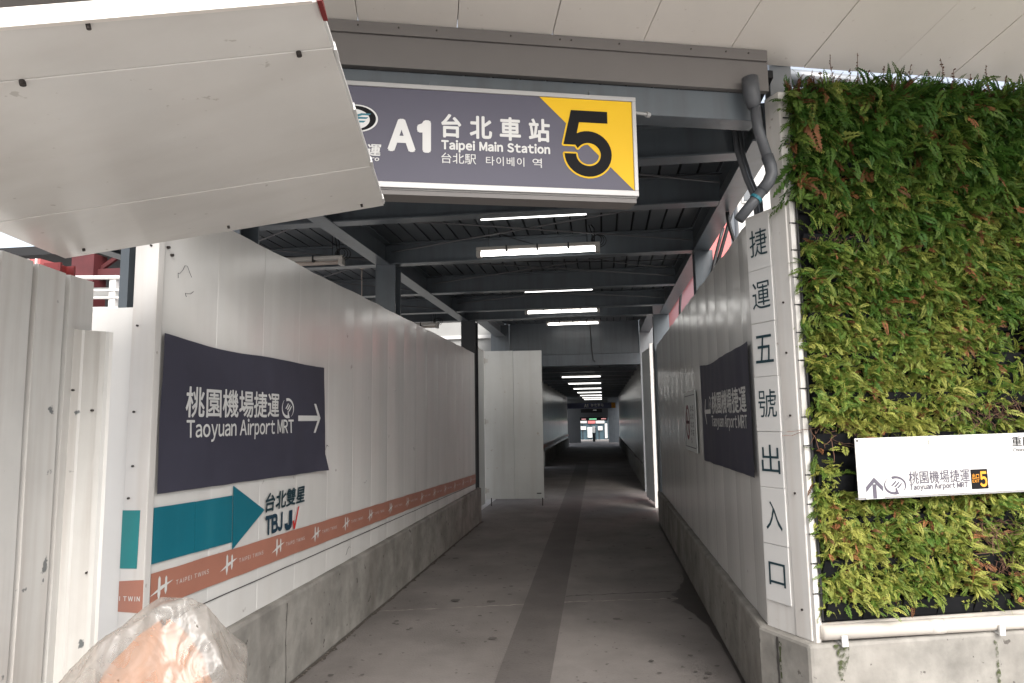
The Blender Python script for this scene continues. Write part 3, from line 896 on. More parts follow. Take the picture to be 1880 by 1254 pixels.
# direction plate screwed on in front of the planting
pl = root('direction_plate', 'white direction plate with an upward arrow and black exit square among the ferns', 'sign', FF.p(.7, 1.3, .1))
Fp = Frame(FF.p(.225, 1.180, .118), FF.U * .9996 + FF.V * .012, FF.V, FF.N)
part('board', MB().fbox(Fp, 0, 1.55, .004, .300, -.006, 0), 'plate', pl, bevel=.003)
part('edge', MB().fbox(Fp, .0, 1.55, -.004, .003, -.03, -.004), 'alu', pl)
t = MB()
text(t, Fp, '桃園機場捷運', .285, .632, .062, .126, .0015, bold=.004)
text(t, Fp, 'Taoyuan Airport MRT', .287, .618, .026, .062, .0015, bold=.028, sb=.14)
part('lettering', t, 'dim_ink', pl)
e = MB(); emblem(e, Fp, .205, .060, .062, .046, .0015)
part('emblem', e, 'dim_ink', pl)
part('arrow_patch', MB().fbox(Fp, .040, .140, -.002, .112, .0002, .0010), 'plate_grey', pl)
a = MB().poly(Fp, [(.078, .0), (.100, .0), (.100, .07), (.078, .07)], .002)
a.poly(Fp, [(.089, .104), (.042, .058), (.042, .032), (.089, .078)], .0022).poly(Fp, [(.089, .104), (.089, .078), (.136, .032), (.136, .058)], .0024)
part('arrow', a, 'dim_ink', pl)
part('exit_square', MB().fbox(Fp, .640, .738, .022, .122, .0002, .0014), 'sign_black', pl, bevel=.004)
x5 = MB(); text(x5, Fp, '5', .692, .730, .034, .108, .002, bold=.03)
text(x5, Fp, '出口', .646, .686, .074, .100, .002, bold=.01)
text(x5, Fp, 'EXIT', .646, .686, .056, .070, .002, bold=.01)
part('exit_number', x5, 'orange_ink', pl)
part('grey_sticker', MB().fbox(Fp, .655, .882, .186, .288, .0002, .0008), 'plate_grey', pl)
part('street_sticker', MB().fbox(Fp, .884, 1.30, .186, .290, .0002, .0009), 'plate', pl)
t = MB()
text(t, Fp, '重慶', .900, 1.02, .232, .282, .002, bold=.006)
text(t, Fp, 'Chongqing', .900, 1.035, .200, .222, .002, bold=.006, sb=.10)
part('street_lettering', t, 'sign_black', pl)
part('rivet', MB().tube([Fp.p(.012, .288, 0), Fp.p(.012, .288, .004)], .005, 8), 'bolt', pl)

# ferns
nr = np.random.RandomState(5)
O_, U_, V_, N_ = (np.array(x) for x in (FF.O, FF.U, FF.V, FF.N))
def density(u, z):
    d = 1.0
    g = noise.noise((u * 2.6, z * 2.6, 4.2)) + .5 * noise.noise((u * 7, z * 7, 1.1))
    if g < -.34: d *= .28
    def hole(u0, z0, ru, rz, k):
        q = ((u - u0) / ru) ** 2 + ((z - z0) / rz) ** 2
        return k if q < 1 else 1
    d *= hole(.10, 2.62, .07, .13, .05)
    d *= hole(.30, 2.555, .26, .06, .10)
    d *= hole(.16, 1.44, .13, .12, .05)
    d *= hole(.165, 1.235, .06, .06, .15)
    d *= hole(1.25, 1.88, .13, .24, .22)
    d *= hole(1.08, 1.60, .24, .07, .22)
    d *= hole(1.05, .98, .14, .10, .35)
    d *= hole(1.08, .80, .10, .05, .2)
    d *= hole(.08, .82, .05, .04, .2)
    if z < .68: d *= .35
    if .225 < u < 1.7 and 1.20 < z < 1.47: d *= .0
    return d
GREEN = np.array([.040, .100, .014]); MID = np.array([.088, .145, .024]); YEL = np.array([.265, .265, .060]); BROWN = np.array([.20, .085, .036])
PV, PT = [], []
def fronds(P, D, L, tone, grav, npin, wid):
    """Many fern fronds at once: bending stalks with paired, overlapping leaflet blades (one quad each)."""
    n_ = len(P)
    P = P.copy(); D = D / np.linalg.norm(D, axis=1)[:, None]
    step = (L / npin)[:, None]
    s0 = np.cross(D, np.array([0, 0, 1.0]) + nr.normal(0, 1.1, (n_, 3)))
    curl = nr.normal(0, 1.0, (n_, 3))
    s0 /= np.linalg.norm(s0, axis=1)[:, None]
    for k in range(npin):
        t = (k + .5) / npin
        D = D + np.array([0, 0, -1.0]) * (grav / npin)[:, None] + curl * (.9 / npin)
        D /= np.linalg.norm(D, axis=1)[:, None]
        s = s0 - D * np.sum(s0 * D, axis=1)[:, None]
        s /= np.linalg.norm(s, axis=1)[:, None]
        mm = np.cross(s, D)
        pl_ = (wid * L * (math.sin(math.pi * min(1, .16 + .84 * t)) ** .6) * (1 - .30 * t))[:, None] * nr.uniform(.8, 1.15, (n_, 1))
        for q in (1, -1):
            sd2 = s * q + D * .32 + mm * (-.20 + nr.normal(0, .20, (n_, 1)))
            sd2 /= np.linalg.norm(sd2, axis=1)[:, None]
            w = D * step * .78
            a = P - w * .8
            b_ = P + sd2 * pl_ * .55 - w + mm * pl_ * .08
            c = P + sd2 * pl_ + w * .3
            e = P + sd2 * pl_ * .55 + w
            PV.append(np.stack([a, b_, c, e], axis=1).reshape(-1, 3))
            PT.append(np.repeat(tone * (1 + nr.normal(0, .12, (n_, 1))), 4, axis=0))
        P = P + D * step
NF = 30000
uz = []
while len(uz) < NF:
    u, z = .055 + 2.5 * nr.rand(), .62 + 2.74 * nr.rand()
    if nr.rand() <= density(u, z): uz.append((u, z))
uz = np.array(uz)
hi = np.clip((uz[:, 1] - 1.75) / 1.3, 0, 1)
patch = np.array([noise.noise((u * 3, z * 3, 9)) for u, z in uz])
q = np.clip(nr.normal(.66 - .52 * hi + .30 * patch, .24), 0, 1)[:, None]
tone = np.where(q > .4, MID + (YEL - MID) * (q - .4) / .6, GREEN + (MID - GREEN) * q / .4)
br_ = nr.rand(NF) < .05 + .05 * (patch > .25)
tone[br_] = BROWN * nr.uniform(.45, 1.25, (br_.sum(), 1))
swell = np.array([noise.noise((u * 4.5, z * 4.5, 3)) + .5 * noise.noise((u * 11, z * 11, 6)) for u, z in uz])
L = nr.uniform(.055, .115, NF) + hi * nr.uniform(.01, .085, NF)
kind_ = nr.rand(NF) * (.42 + .58 * np.clip(hi * 1.6, 0, 1))
L[kind_ < .22] *= .58
L[kind_ > .86] *= 1.5
tone = tone * (1.28 - .30 * hi)[:, None]  # lower fronds lightened, upper darkened: plant tone and fall of light put in together
th = nr.uniform(-1.35, 1.35, NF)
D = N_ * (np.cos(th) * .85 + .05)[:, None] + U_ * np.sin(th)[:, None] + V_ * nr.uniform(-.5, 1.0, NF)[:, None]
P0 = O_ + U_ * uz[:, :1] + V_ * uz[:, 1:] + N_ * (np.clip(.035 + .10 * swell, 0, .11) * nr.uniform(.2, 1.0, NF))[:, None]
grav = nr.uniform(.5, 1.8, NF) + hi * 1.2
wid = nr.uniform(.12, .21, NF)
wid[kind_ < .22] *= 1.9
sm_ = L < .10
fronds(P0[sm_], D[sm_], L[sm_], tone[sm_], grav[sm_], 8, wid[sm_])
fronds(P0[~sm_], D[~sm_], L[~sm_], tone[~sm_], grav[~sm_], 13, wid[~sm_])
# fronds reaching past the left edge and standing up on top
k = 70
z = nr.uniform(.7, 3.3, k)
fronds(O_ + U_ * .075 + V_ * z[:, None] + N_ * .02, -U_ * .8 + N_ * nr.uniform(.2, .9, (k, 1)) + V_ * nr.uniform(-.2, .8, (k, 1)), nr.uniform(.06, .12, k), MID * nr.uniform(.6, 1.5, (k, 1)), np.full(k, 1.2), 11, np.full(k, .17))
k = 600
u = .05 + 2.5 * nr.rand(k)
fronds(O_ + U_ * u[:, None] + V_ * (3.30 + nr.uniform(-.03, .06, (k, 1))) + N_ * nr.uniform(-.02, .05, (k, 1)), U_ * nr.normal(0, .6, (k, 1)) + V_ + N_ * nr.uniform(-.2, .6, (k, 1)), nr.uniform(.07, .15, k), np.where(nr.rand(k, 1) < .6, GREEN, np.where(nr.rand(k, 1) < .5, MID, BROWN * .6)) * nr.uniform(.7, 1.4, (k, 1)), nr.uniform(.2, 1.2, k), 12, np.full(k, .16))
k = 780
u = .30 + 2.25 * nr.rand(k)
ht = np.clip((u - .25) * .35, 0, .14)
fronds(O_ + U_ * u[:, None] + V_ * (3.30 + nr.uniform(-.02, 1, k) * ht)[:, None] + N_ * nr.uniform(-.05, .05, (k, 1)), U_ * nr.normal(0, .7, (k, 1)) + V_ * nr.uniform(.3, 1.2, (k, 1)) + N_ * nr.uniform(-.3, .8, (k, 1)), nr.uniform(.08, .17, k), np.where(nr.rand(k, 1) < .65, GREEN, MID) * nr.uniform(.6, 1.3, (k, 1)), nr.uniform(.3, 1.6, k), 13, nr.uniform(.12, .19, k))
k = 260
u = .05 + 1.6 * nr.rand(k)
fronds(O_ + U_ * u[:, None] + V_ * (3.29 + nr.uniform(0, .10, (k, 1))) + N_ * nr.uniform(-.03, .05, (k, 1)), U_ * nr.normal(0, .5, (k, 1)) + V_ + N_ * nr.uniform(-.3, .5, (k, 1)), nr.uniform(.05, .13, k), BROWN * np.array([.6, .45, .6]) * nr.uniform(.4, 1.0, (k, 1)), nr.uniform(.1, .8, k), 9, np.full(k, .10))
PV = np.concatenate(PV); PT = np.concatenate(PT)
keep = (((PV - O_) @ U_).reshape(-1, 4).min(axis=1) > -.075)
PV = PV.reshape(-1, 4, 3)[keep].reshape(-1, 3); PT = PT.reshape(-1, 4, 3)[keep].reshape(-1, 3)
def leafmesh(name, parent_loc, label=None):
    me = bpy.data.meshes.new(name)
    co = np.array(PV) - np.array(parent_loc)
    nf = len(co) // 4
    me.vertices.add(len(co)); me.vertices.foreach_set('co', co.astype(np.float32).ravel())
    me.loops.add(nf * 4); me.loops.foreach_set('vertex_index', np.arange(nf * 4, dtype=np.int32))
    me.polygons.add(nf); me.polygons.foreach_set('loop_start', np.arange(0, nf * 4, 4, dtype=np.int32))
    me.polygons.foreach_set('loop_total', np.full(nf, 4, dtype=np.int32))
    at_ = me.color_attributes.new('tint', 'FLOAT_COLOR', 'POINT')
    tt = np.ones((len(co), 4), dtype=np.float32); tt[:, :3] = np.clip(np.array(PT), .004, .6)
    at_.data.foreach_set('color', tt.ravel())
    me.update(); me.validate()
    me.materials.append(M['leaf'])
    return me
loc = FF.p(1, 2, 0)
fo = bpy.data.objects.new('fern_cover', leafmesh('fern_cover', loc))
COL.objects.link(fo)
fo.location = loc
fo['kind'] = 'stuff'
fo['label'] = 'dense green and yellow-green fern cover growing on the street front'
fo['category'] = 'ferns'
# dry roots hanging where the planting has died back
rm = MB()
for (u0, z0, n_, w) in ((1.08, 1.63, 90, .22), (1.02, 1.0, 70, .13), (.12, 1.52, 20, .10), (.5, 2.56, 40, .25), (1.1, .84, 30, .1), (.2, 2.55, 16, .12)):
    for k in range(n_):
        u = u0 + nr.uniform(-w, w); z = z0 + nr.uniform(-.04, .05)
        p = FF.p(u, z, nr.uniform(.0, .05)); pts = [p]
        dx, dz, dn = nr.normal(0, .020), nr.uniform(-.028, .004), nr.uniform(-.002, .014)
        for j in range(4):
            p = p + FF.U * (dx + nr.normal(0, .008)) + FF.V * (dz + nr.normal(0, .008)) + FF.N * dn
            pts.append(p)
        rm.tube(pts, .0016, 3, cap=False)
ro = part('dry_roots', rm, 'root', None, loc=FF.p(1, 1.3, 0))
ro['kind'] = 'stuff'; ro['label'] = 'tangled dry brown roots in the bare patches of the fern wall'; ro['category'] = 'roots'
# red-brown flower stalks standing above the ferns
stalks = [(.10, 3.42), (.17, 3.36), (.26, 3.47), (.305, 3.575), (.40, 3.50), (.475, 3.625), (.52, 3.50), (.62, 3.53), (.70, 3.47), (.79, 3.55), (.88, 3.52), (1.0, 3.60), (1.06, 3.54), (1.15, 3.52), (1.30, 3.58), (1.38, 3.52), (.06, 3.38), (.22, 3.40), (.345, 3.44), (1.22, 3.48)]
for k, (u, zt) in enumerate(stalks):
    sm = MB()
    pts = []
    for j in range(7):
        t = j / 6
        pts.append(FF.p(u + .03 * noise.noise((u * 9, t * 2, 0)) + .02 * t * math.sin(k * 2.1), 3.24 + (zt - 3.24) * t, .02 + .02 * t))
    sm.tube(pts, [.0022] * 4 + [.0018] * 3, 4, cap=False)
    for j in range(26):
        t = nr.uniform(.35, 1)
        p = pts[int(t * 5.99)].lerp(pts[min(6, int(t * 5.99) + 1)], (t * 5.99) % 1)
        a = nr.uniform(0, 6.28)
        q = FF.U * math.cos(a) + FF.N * math.sin(a)
        r_ = nr.uniform(.006, .013)
        sm.add([p, p + q * r_ * .5 + FF.V * r_ * .6, p + q * r_ + FF.V * nr.uniform(-.3, .5) * r_, p + q * r_ * .5 - FF.V * r_ * .4], [(0, 1, 2, 3)])
    thing('flower_stalk', sm, 'root', 'thin red-brown dried flower stalk standing up along the top edge of the fern wall', 'plant stalk', loc=FF.p(u, 3.24, .02), group='dried stalks above the fern wall')

# ------------------------------------------------------------------ passage roof
rf = root('passage_roof', 'dark steel roof of beams and ribbed deck over the first part of the passage', 'roof', (-.6, 7, 3.4))
XL_, XR_ = -4.6, .90
dk = MB()
x = XL_
while x < XR_:
    y0 = front_y(x) + .12
    if x > -4.0 or True:
        dk.add([(x + .009, y0, 3.44), (x + .136, y0 + .036, 3.44), (x + .136, 10.9, 3.44), (x + .009, 10.9, 3.44)], [(0, 3, 2, 1)])
        dk.add([(x + .009, y0, 3.44), (x + .009, 10.9, 3.44), (x + .009, 10.9, 3.475), (x + .009, y0, 3.475)], [(0, 1, 2, 3)])
        dk.add([(x + .136, y0, 3.44), (x + .136, 10.9, 3.44), (x + .136, 10.9, 3.475), (x + .136, y0, 3.475)], [(0, 3, 2, 1)])
    x += .145
part('deck', dk, 'deck', rf)
part('deck_top', MB().prism([(XL_, front_y(XL_) + .1), (XR_ + .1, front_y(XR_) + .1), (XR_ + .1, 10.9), (XL_, 10.9)], 3.476, 3.52), 'groove', rf)
def ibeam_x(y, x0, x1, z0, z1, w=.13):
    h = w / 2
    return MB().box(x0, x1, y - h, y + h, z0, z0 + .012).box(x0, x1, y - .005, y + .005, z0 + .012, z1 - .012).box(x0, x1, y - h, y + h, z1 - .012, z1)
def ibeam_y(x, y0, y1, z0, z1, w=.13):
    h = w / 2
    return MB().box(x - h, x + h, y0, y1, z0, z0 + .012).box(x - .005, x + .005, y0, y1, z0 + .012, z1 - .012).box(x - h, x + h, y0, y1, z1 - .012, z1)
BY = [4.25, 5.2, 6.72, 8.40, 9.90]
for y in BY:
    part('cross_beam', ibeam_x(y, max(XL_, -4.6) if y > 5 else -2.1, .93, 3.21, 3.435), 'steel', rf)
part('cross_beam', ibeam_x(10.85, XL_, .83, 3.21, 3.435, .2), 'steel', rf)
part('side_beam', ibeam_y(.995, 4.0, 10.95, 3.205, 3.435, .15), 'steel', rf)
part('side_beam', ibeam_y(-2.20, 3.3, 10.95, 3.205, 3.435, .15), 'steel', rf)
part('edge_beam', ibeam_y(-4.55, 2.6, 10.95, 3.205, 3.435, .15), 'steel', rf)
for k in range(len(BY) - 1):
    y0, y1 = BY[k] + .08, BY[k + 1] - .08
    if k == 0: continue
    for (xa, xb) in ((-2.1, .9), (.9, -2.1)):
        rod = MB().tube([(xa, y0, 3.30), (xb, y1, 3.31 + (.02 if xa > 0 else 0))], .0075, 6)
        q = Vector((xa, y0, 3.30)).lerp(Vector((xb, y1, 3.31)), .14)
        q2 = Vector((xa, y0, 3.30)).lerp(Vector((xb, y1, 3.31)), .22)
        rod.tube([q, q2], .015, 6)
        part('tie_rod', rod, 'rod', rf)
    part('tie_rod', MB().tube([(-2.3, y0, 3.30), (-4.4, y1, 3.25)], .0075, 6), 'rod', rf)
    part('tie_rod', MB().tube([(-4.4, y0, 3.30), (-2.3, y1, 3.25)], .0075, 6), 'rod', rf)
part('tie_rod', MB().tube([(-2.1, 3.6, 3.3), (.9, 5.0, 3.31)], .0075, 6), 'rod', rf)
part('tie_rod', MB().tube([(.9, 4.3, 3.30), (-2.1, 5.1, 3.33)], .0075, 6), 'rod', rf)
wr = root('ceiling_cable', 'thin black cables strung loosely under the passage deck', 'cable', (-.5, 6, 3.3))
for (a, b_, sag) in (((-2.0, 4.4, 3.38), (.9, 4.9, 3.34), .06), ((-2.1, 6.9, 3.36), (.9, 7.4, 3.3), .05), ((-1.0, 6.4, 3.42), (.85, 8.0, 3.35), .08), ((-4.2, 6.0, 3.36), (-2.3, 6.5, 3.25), .05)):
    a, b_ = Vector(a), Vector(b_)
    part('cable_run', MB().tube([a.lerp(b_, t / 8) - Vector((0, 0, sag * 4 * (t / 8) * (1 - t / 8))) for t in range(9)], .005, 5), 'cable', wr)

# columns
def column(x0, x1, y0, y1, z0, z1, label, m_='steel', g='steel columns along the passage'):
    mb = MB().box(x0, x1, y0, y0 + .014, z0, z1).box(x0, x1, y1 - .014, y1, z0, z1).box((x0 + x1) / 2 - .006, (x0 + x1) / 2 + .006, y0 + .014, y1 - .014, z0, z1)
    return thing('steel_column', mb, m_, label, 'column', loc=((x0 + x1) / 2, (y0 + y1) / 2, z0), group=g)
column(-2.28, -2.07, 6.66, 6.86, 0, 3.205, 'blue-grey steel column rising behind the middle of the left white wall')
column(-2.30, -2.06, 3.62, 3.85, 0, 3.205, 'blue-grey steel column behind the near end of the left white wall')
column(-2.24, -2.005, 10.76, 11.0, 0, 3.205, 'steel column painted dark for shade at the far end of the left white wall', 'darkened_steel')
column(.93, 1.10, 6.66, 6.84, 0, 3.205, 'blue-grey steel column rising behind the middle of the right white wall')
column(.83, 1.07, 10.76, 11.0, 0, 3.205, 'blue-grey steel column at the far end of the right white wall')
column(-4.62, -4.45, 6.66, 6.84, 0, 3.205, 'blue-grey steel column at the outer edge of the side bay')
thing('steel_column', MB().box(-2.52, -2.47, 3.25, 3.34, 0, 2.62), 'steel', 'short blue-grey steel column between the railing and the white corner post', 'column', loc=(-2.5, 3.3, 0))

# fluorescent fixtures
def fixture(name, x0, x1, y, z, lit, label, group, zc, coil=True, far=False):
    t = root(name, label, 'light', ((x0 + x1) / 2, y, z), group)
    part('housing', MB().box(x0, x1, y - .045, y + .045, z + .028, z + .062), 'housing', t, bevel=0 if far else .006)
    part('tube', MB().tube([(x0 + .045, y, z), (x1 - .045, y, z)], .017 if far else .021, 10), ('dim_tube' if far else 'tube') if lit else 'diffuser', t, smooth=True)
    if far: return t
    for xx in (x0, x1 - .045):
        part('end_cap', MB().box(xx, xx + .045, y - .04, y + .04, z - .03, z + .028), 'housing', t, bevel=.005)
    for k in (1, 2, 3):
        xx = x0 + (x1 - x0) * k / 4
        part('clip', MB().box(xx - .008, xx + .008, y - .05, y + .05, z + .005, z + .07), 'cable', t)
    for xx in (x0 + .12, x1 - .12):
        part('suspension', MB().tube([(xx, y, z + .06), (xx, y, zc)], .004, 5), 'cable', t)
    if coil:
        c = MB()
        for q in range(3):
            r_ = .045 + .008 * q
            c.tube([(x1 - .03 + q * .012 + r_ * math.cos(a) * 1.1, y - .02 + .02 * q, z + .085 + r_ * math.sin(a)) for a in [2 * math.pi * i / 14 for i in range(15)]], .0045, 5)
        c.tube([(x1 - .06, y, z + .06), (x1 - .075, y, z + .16), (x1 - .10, y + .02, zc)], .006, 5)
        c.tube([(x1 - .05, y, z + .06), (x1 - .05, y, z + .2), (x1 - .08, y + .02, zc)], .006, 5)
        part('cable_coil', c, 'cable', t)
    return t
G = 'fluorescent fixtures in the passage'
fixture('fluorescent_light', -1.165, .02, 6.37, 3.195, True, 'lit fluorescent fixture nearest the entrance, the largest one, below the ribbed deck', G, 3.44)
fixture('fluorescent_light', -1.135, .0, 10.25, 3.225, True, 'lit fluorescent fixture second from the entrance, hung in front of the grey bulkhead', G, 3.44)
fixture('fluorescent_light', -1.16, .0, 14.6, 3.64, True, 'lit fluorescent fixture third from the entrance, just above the grey bulkhead', G, 3.8, coil=False)
fixture('fluorescent_light', -3.70, -2.49, 6.32, 3.17, False, 'unlit fluorescent fixture in the dark side bay above the left white wall', G, 3.44)
fixture('fluorescent_light', -3.75, -2.60, 10.7, 3.12, False, 'unlit fluorescent fixture behind the far end of the left wall', G, 3.44)
hgn = thing('hanging_bracket', MB().tube([(-2.66, 7.3, 3.42), (-2.66, 7.3, 2.72)], .006, 5).box(-2.69, -2.63, 7.28, 7.32, 3.33, 3.40), 'diffuser', 'thin pale hanger rod dropping from the deck of the side bay', 'bracket', loc=(-2.66, 7.3, 2.7))
fixture('fluorescent_light', -.99, -.04, 5.37, 3.246, True, 'glowing tube added for the thin bright line under the beam right behind the station sign', G, 3.44, coil=False, far=True)  # this tube and the next are added to draw bright lines under beams
fixture('fluorescent_light', -.99, -.04, 8.57, 3.234, True, 'glowing tube added for the thin bright line between the two nearest hanging fixtures', G, 3.44, coil=False, far=True)
# ------------------------------------------------------------------ middle bay: higher roof, bulkhead, open sides
mr_ = root('middle_roof', 'higher dark deck roof of the middle bay in front of the grey bulkhead', 'roof', (-.6, 13, 3.8))
dk = MB()
x = -2.6
while x < 1.15:
    dk.box(x + .008, x + .137, 10.95, 15.44, 3.78, 3.80)
    x += .145
part('deck', dk, 'deck', mr_)
part('deck_top', MB().box(-2.6, 1.2, 10.95, 15.44, 3.805, 3.84), 'groove', mr_)
part('side_beam', ibeam_y(-2.28, 10.95, 15.4, 3.50, 3.77, .22), 'pipe_light', mr_)
part('side_beam', ibeam_y(.98, 10.95, 15.4, 3.50, 3.77, .22), 'steel', mr_)
bk = root('bulkhead', 'grey steel bulkhead with a deep beam closing the roof step in mid passage', 'bulkhead', (-.6, 15.45, 2.8))
part('panel', MB().box(-2.08, .86, 15.45, 15.49, 3.055, 3.90), 'steel', bk)
part('beam', MB().box(-2.08, .86, 15.36, 15.50, 2.785, 3.045), 'steel', bk, bevel=.01)
part('shadow_gap', MB().box(-2.08, .86, 15.46, 15.48, 3.045, 3.055), 'groove', bk)
thing('steel_column', MB().box(-2.50, -2.085, 15.36, 15.56, 0, 3.775), 'steel', 'wide blue-grey column at the left end of the grey bulkhead', 'column', loc=(-2.3, 15.46, 0))
thing('steel_column', MB().box(.865, 1.17, 15.36, 15.52, 0, 3.775), 'pipe_light', 'pale grey column at the right end of the grey bulkhead', 'column', loc=(1.0, 15.44, 0))
thing('hanging_cable', MB().tube([(-.22, 14.9, 3.72), (-.21, 15.2, 3.2), (-.18, 15.3, 2.9), (-.02, 15.6, 2.75)], .012, 6), 'cable', 'black cable hanging down the face of the grey bulkhead', 'cable', loc=(-.2, 15.2, 2.8))
thing('side_wall', MB().box(-2.17, -2.13, 11.02, 12.25, .12, 2.86), 'door', 'narrow grey-white panel between the dark column and the open door leaf', 'wall', loc=(-2.15, 11.7, 0))
thing('side_wall', MB().box(-2.17, -2.13, 14.2, 15.34, .10, 2.80), 'door', 'grey-white panel added to block daylight beyond the doorway, hidden behind the open door leaf', 'wall', loc=(-2.15, 14.5, 0))  # unseen panel added so daylight reaches the floor only through the gaps
thing('side_wall', MB().box(.90,   .94, 11.02, 12.15, .10, 2.88), 'post', 'narrow white panel just beyond the end of the right white wall', 'wall', loc=(.92, 11.7, 0))
pw = root('site_wall', 'pale sheet wall of the yard seen over the left wall and behind the door', 'wall', (-5, 15.7, 0))
part('panel', MB().box(-9, -2.5, 15.65, 15.72, 0, 4.35), 'yard_wall', pw)
part('top_rail', MB().box(-9, -2.5, 15.58, 15.645, 3.50, 3.58), 'rail', pw)

# open door leaf on the left, folded leaf on the right
def door(name, hinge, ang, w, z0, z1, label, handle_side):
    hx, hy = hinge
    U = Vector((math.cos(ang), math.sin(ang), 0))
    F = Frame((hx, hy, 0), U, (0, 0, 1), U.cross(Vector((0, 0, 1))))
    t = root(name, label, 'door', (hx, hy, 0))
    part('leaf', MB().fbox(F, .0, w * .5 - .003, z0, z1, -.02, .02).fbox(F, w * .5 + .001, w, z0, z1 - .006, -.02, .0195), 'door', t, bevel=.004)
    part('frame_edge', MB().fbox(F, -.055, -.004, z0 - .01, z1 + .01, -.03, .012), 'post', t)
    for z in (z1 - .18, (z0 + z1) / 2 + .05, z0 + .15):
        part('hinge', MB().tube([F.p(-.003, z - .05, .028), F.p(-.003, z + .05, .028)], .016, 8).fbox(F, -.05, .06, z - .035, z + .035, .0205, .026), 'housing', t)
    for u in (.10, w - .03):
        part('drop_bolt', MB().tube([F.p(u, z0 + .02, .03), F.p(u, z0 - .12, .03)], .010, 6), 'bolt', t)
    b_ = MB().tube([F.p(w - .13, z0 + .10, .03), F.p(w - .05, z0 + .10, .04)], .010, 6)
    if handle_side:
        b_.tube([F.p(handle_side * w, 1.50, .025), F.p(handle_side * w, 1.50, .08), F.p(handle_side * w - .13, 1.50, .085)], .014, 6)
        b_.fbox(F, handle_side * w - .03, handle_side * w + .02, 1.36, 1.46, .021, .035)
    part('latch', b_, 'bolt', t)
    return t
door('door_leaf', (-2.155, 12.50), math.radians(3), 1.06, .17, 2.875, 'grey-white metal door leaf standing open across the left of the passage', None)
door('door_leaf', (.915, 12.85), math.radians(95), 1.0, .06, 2.90, 'grey-white metal door leaf folded back edge-on against the right side of the passage', .12)
thing('door_post', MB().box(.88, .97, 12.62, 12.76, 0, 2.95), 'post', 'white door post beside the folded right door leaf', 'post', loc=(.92, 12.7, 0))
thing('door_post', MB().box(-2.40, -2.27, 12.5, 12.6, 0, 2.95), 'door', 'grey-white door post left of the open door leaf', 'post', loc=(-2.3, 12.55, 0))

# ------------------------------------------------------------------ far passage
fw = root('far_hoarding_wall', 'long white sheet wall on the right of the far dark passage', 'wall', (.93, 27, .5))
FR2 = Frame((.92, 0, 0), (0, -1, 0), (0, 0, 1), (-1, 0, 0))
part('panel', sheeting(FR2, -40, -15.55, .5, 2.92, 21, nz=3), 'sheet', fw)
plinth([(.87, 15.5), (.87, 40), (1.2, 40), (1.2, 15.5)], .52, 'concrete_barrier', 'low concrete barrier under the right wall of the far passage', (1, 25, 0))
fl = root('far_hoarding_wall', 'long white sheet wall on the left of the far dark passage', 'wall', (-2.03, 30, .5))
FL2 = Frame((-2.04, 0, 0), (0, 1, 0), (0, 0, 1), (1, 0, 0))
part('panel', sheeting(FL2, 23.4, 40, .5, 2.92, 22, nz=3), 'sheet', fl)
part('printed_tape', MB().fbox(FL2, 23.4, 40, .60, .74, .008, .010), 'band', fl)
plinth([(-1.98, 23.3), (-1.98, 40), (-2.3, 40), (-2.3, 23.3)], .50, 'concrete_barrier', 'low concrete barrier under the left wall of the far passage', (-2.1, 30, 0))
thing('side_wall', sheeting(FL2, 15.6, 22.6, 0, 2.92, 23, nz=3), 'door', 'grey sheet wall added to hold daylight off the far passage between the grey bulkhead and the far left wall', 'wall', loc=(-2.04, 19, 0))  # out of view, added to keep daylight from flooding the far floor
fr_ = root('far_roof', 'low dark roof with many cross beams over the far passage', 'roof', (-.6, 28, 2.95))
part('deck', MB().box(-2.4, 1.3, 15.5, 44, 2.98, 3.02), 'deck', fr_)
y = 16.6
while y < 43.5:
    part('cross_beam', ibeam_x(y, -2.3, 1.2, 2.85, 2.975, .10), 'steel', fr_)
    y += 1.86
order = ['first', 'second', 'third', 'fourth', 'fifth', 'sixth', 'seventh']
for k, y in enumerate((19.35, 23.1, 27.1, 31.2, 35.2, 39.0, 42.6)):
    fixture('fluorescent_light', -1.16, .01, y, 2.775, True, order[k] + ' lit fluorescent tube from the front in the low far passage beyond the bulkhead', 'fluorescent tubes of the far passage', 2.9, far=True)
# sign across the far end
s2 = root('far_station_sign', 'long blue-grey sign across the far end of the passage', 'sign', (-.6, 39.9, 2.3))
Ff = Frame((0, 39.8, 0), (1, 0, 0), (0, 0, 1), (0, -1, 0))
part('case', MB().fbox(Ff, -2.03, .74, 2.18, 2.50, -.2, 0), 'far_sign', s2)
t = MB()
text(t, Ff, 'A1', -1.05, -.83, 2.25, 2.43, .004, bold=.04)
text(t, Ff, '台北車站', -.66, .05, 2.28, 2.44, .004, bold=.02, cjk=1.2)
part('lettering', t, 'ink_white', s2)
part('end_panel', MB().fbox(Ff, .50, .73, 2.19, 2.49, .002, .006), 'orange_ink', s2)
en = root('end_portal', 'dark portal framing the bright street opening at the far end', 'portal', (-.6, 46, 0))
part('side_panel', MB().box(-2.4, -1.50, 46, 46.2, 0, 2.95), 'darkened_steel', en)
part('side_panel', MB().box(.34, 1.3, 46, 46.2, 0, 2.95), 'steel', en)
part('header', MB().box(-1.50, .34, 46, 46.2, 1.62, 2.95), 'darkened_steel', en)
part('back_deck', MB().box(-2.4, 1.3, 44, 46.2, 2.96, 3.0), 'groove', en)
hb = root('hanging_notice', 'black hanging notice box with a small pale strip below the far sign', 'sign', (-.75, 45, 2.1))
Fh = Frame((0, 44.9, 0), (1, 0, 0), (0, 0, 1), (0, -1, 0))
part('box', MB().fbox(Fh, -1.42, -.05, 1.98, 2.22, -.1, 0), 'sign_black', hb)
t = MB().fbox(Fh, -.62, -.40, 2.11, 2.16, .001, .004)
part('pale_strip', t, 'ink_white', hb)
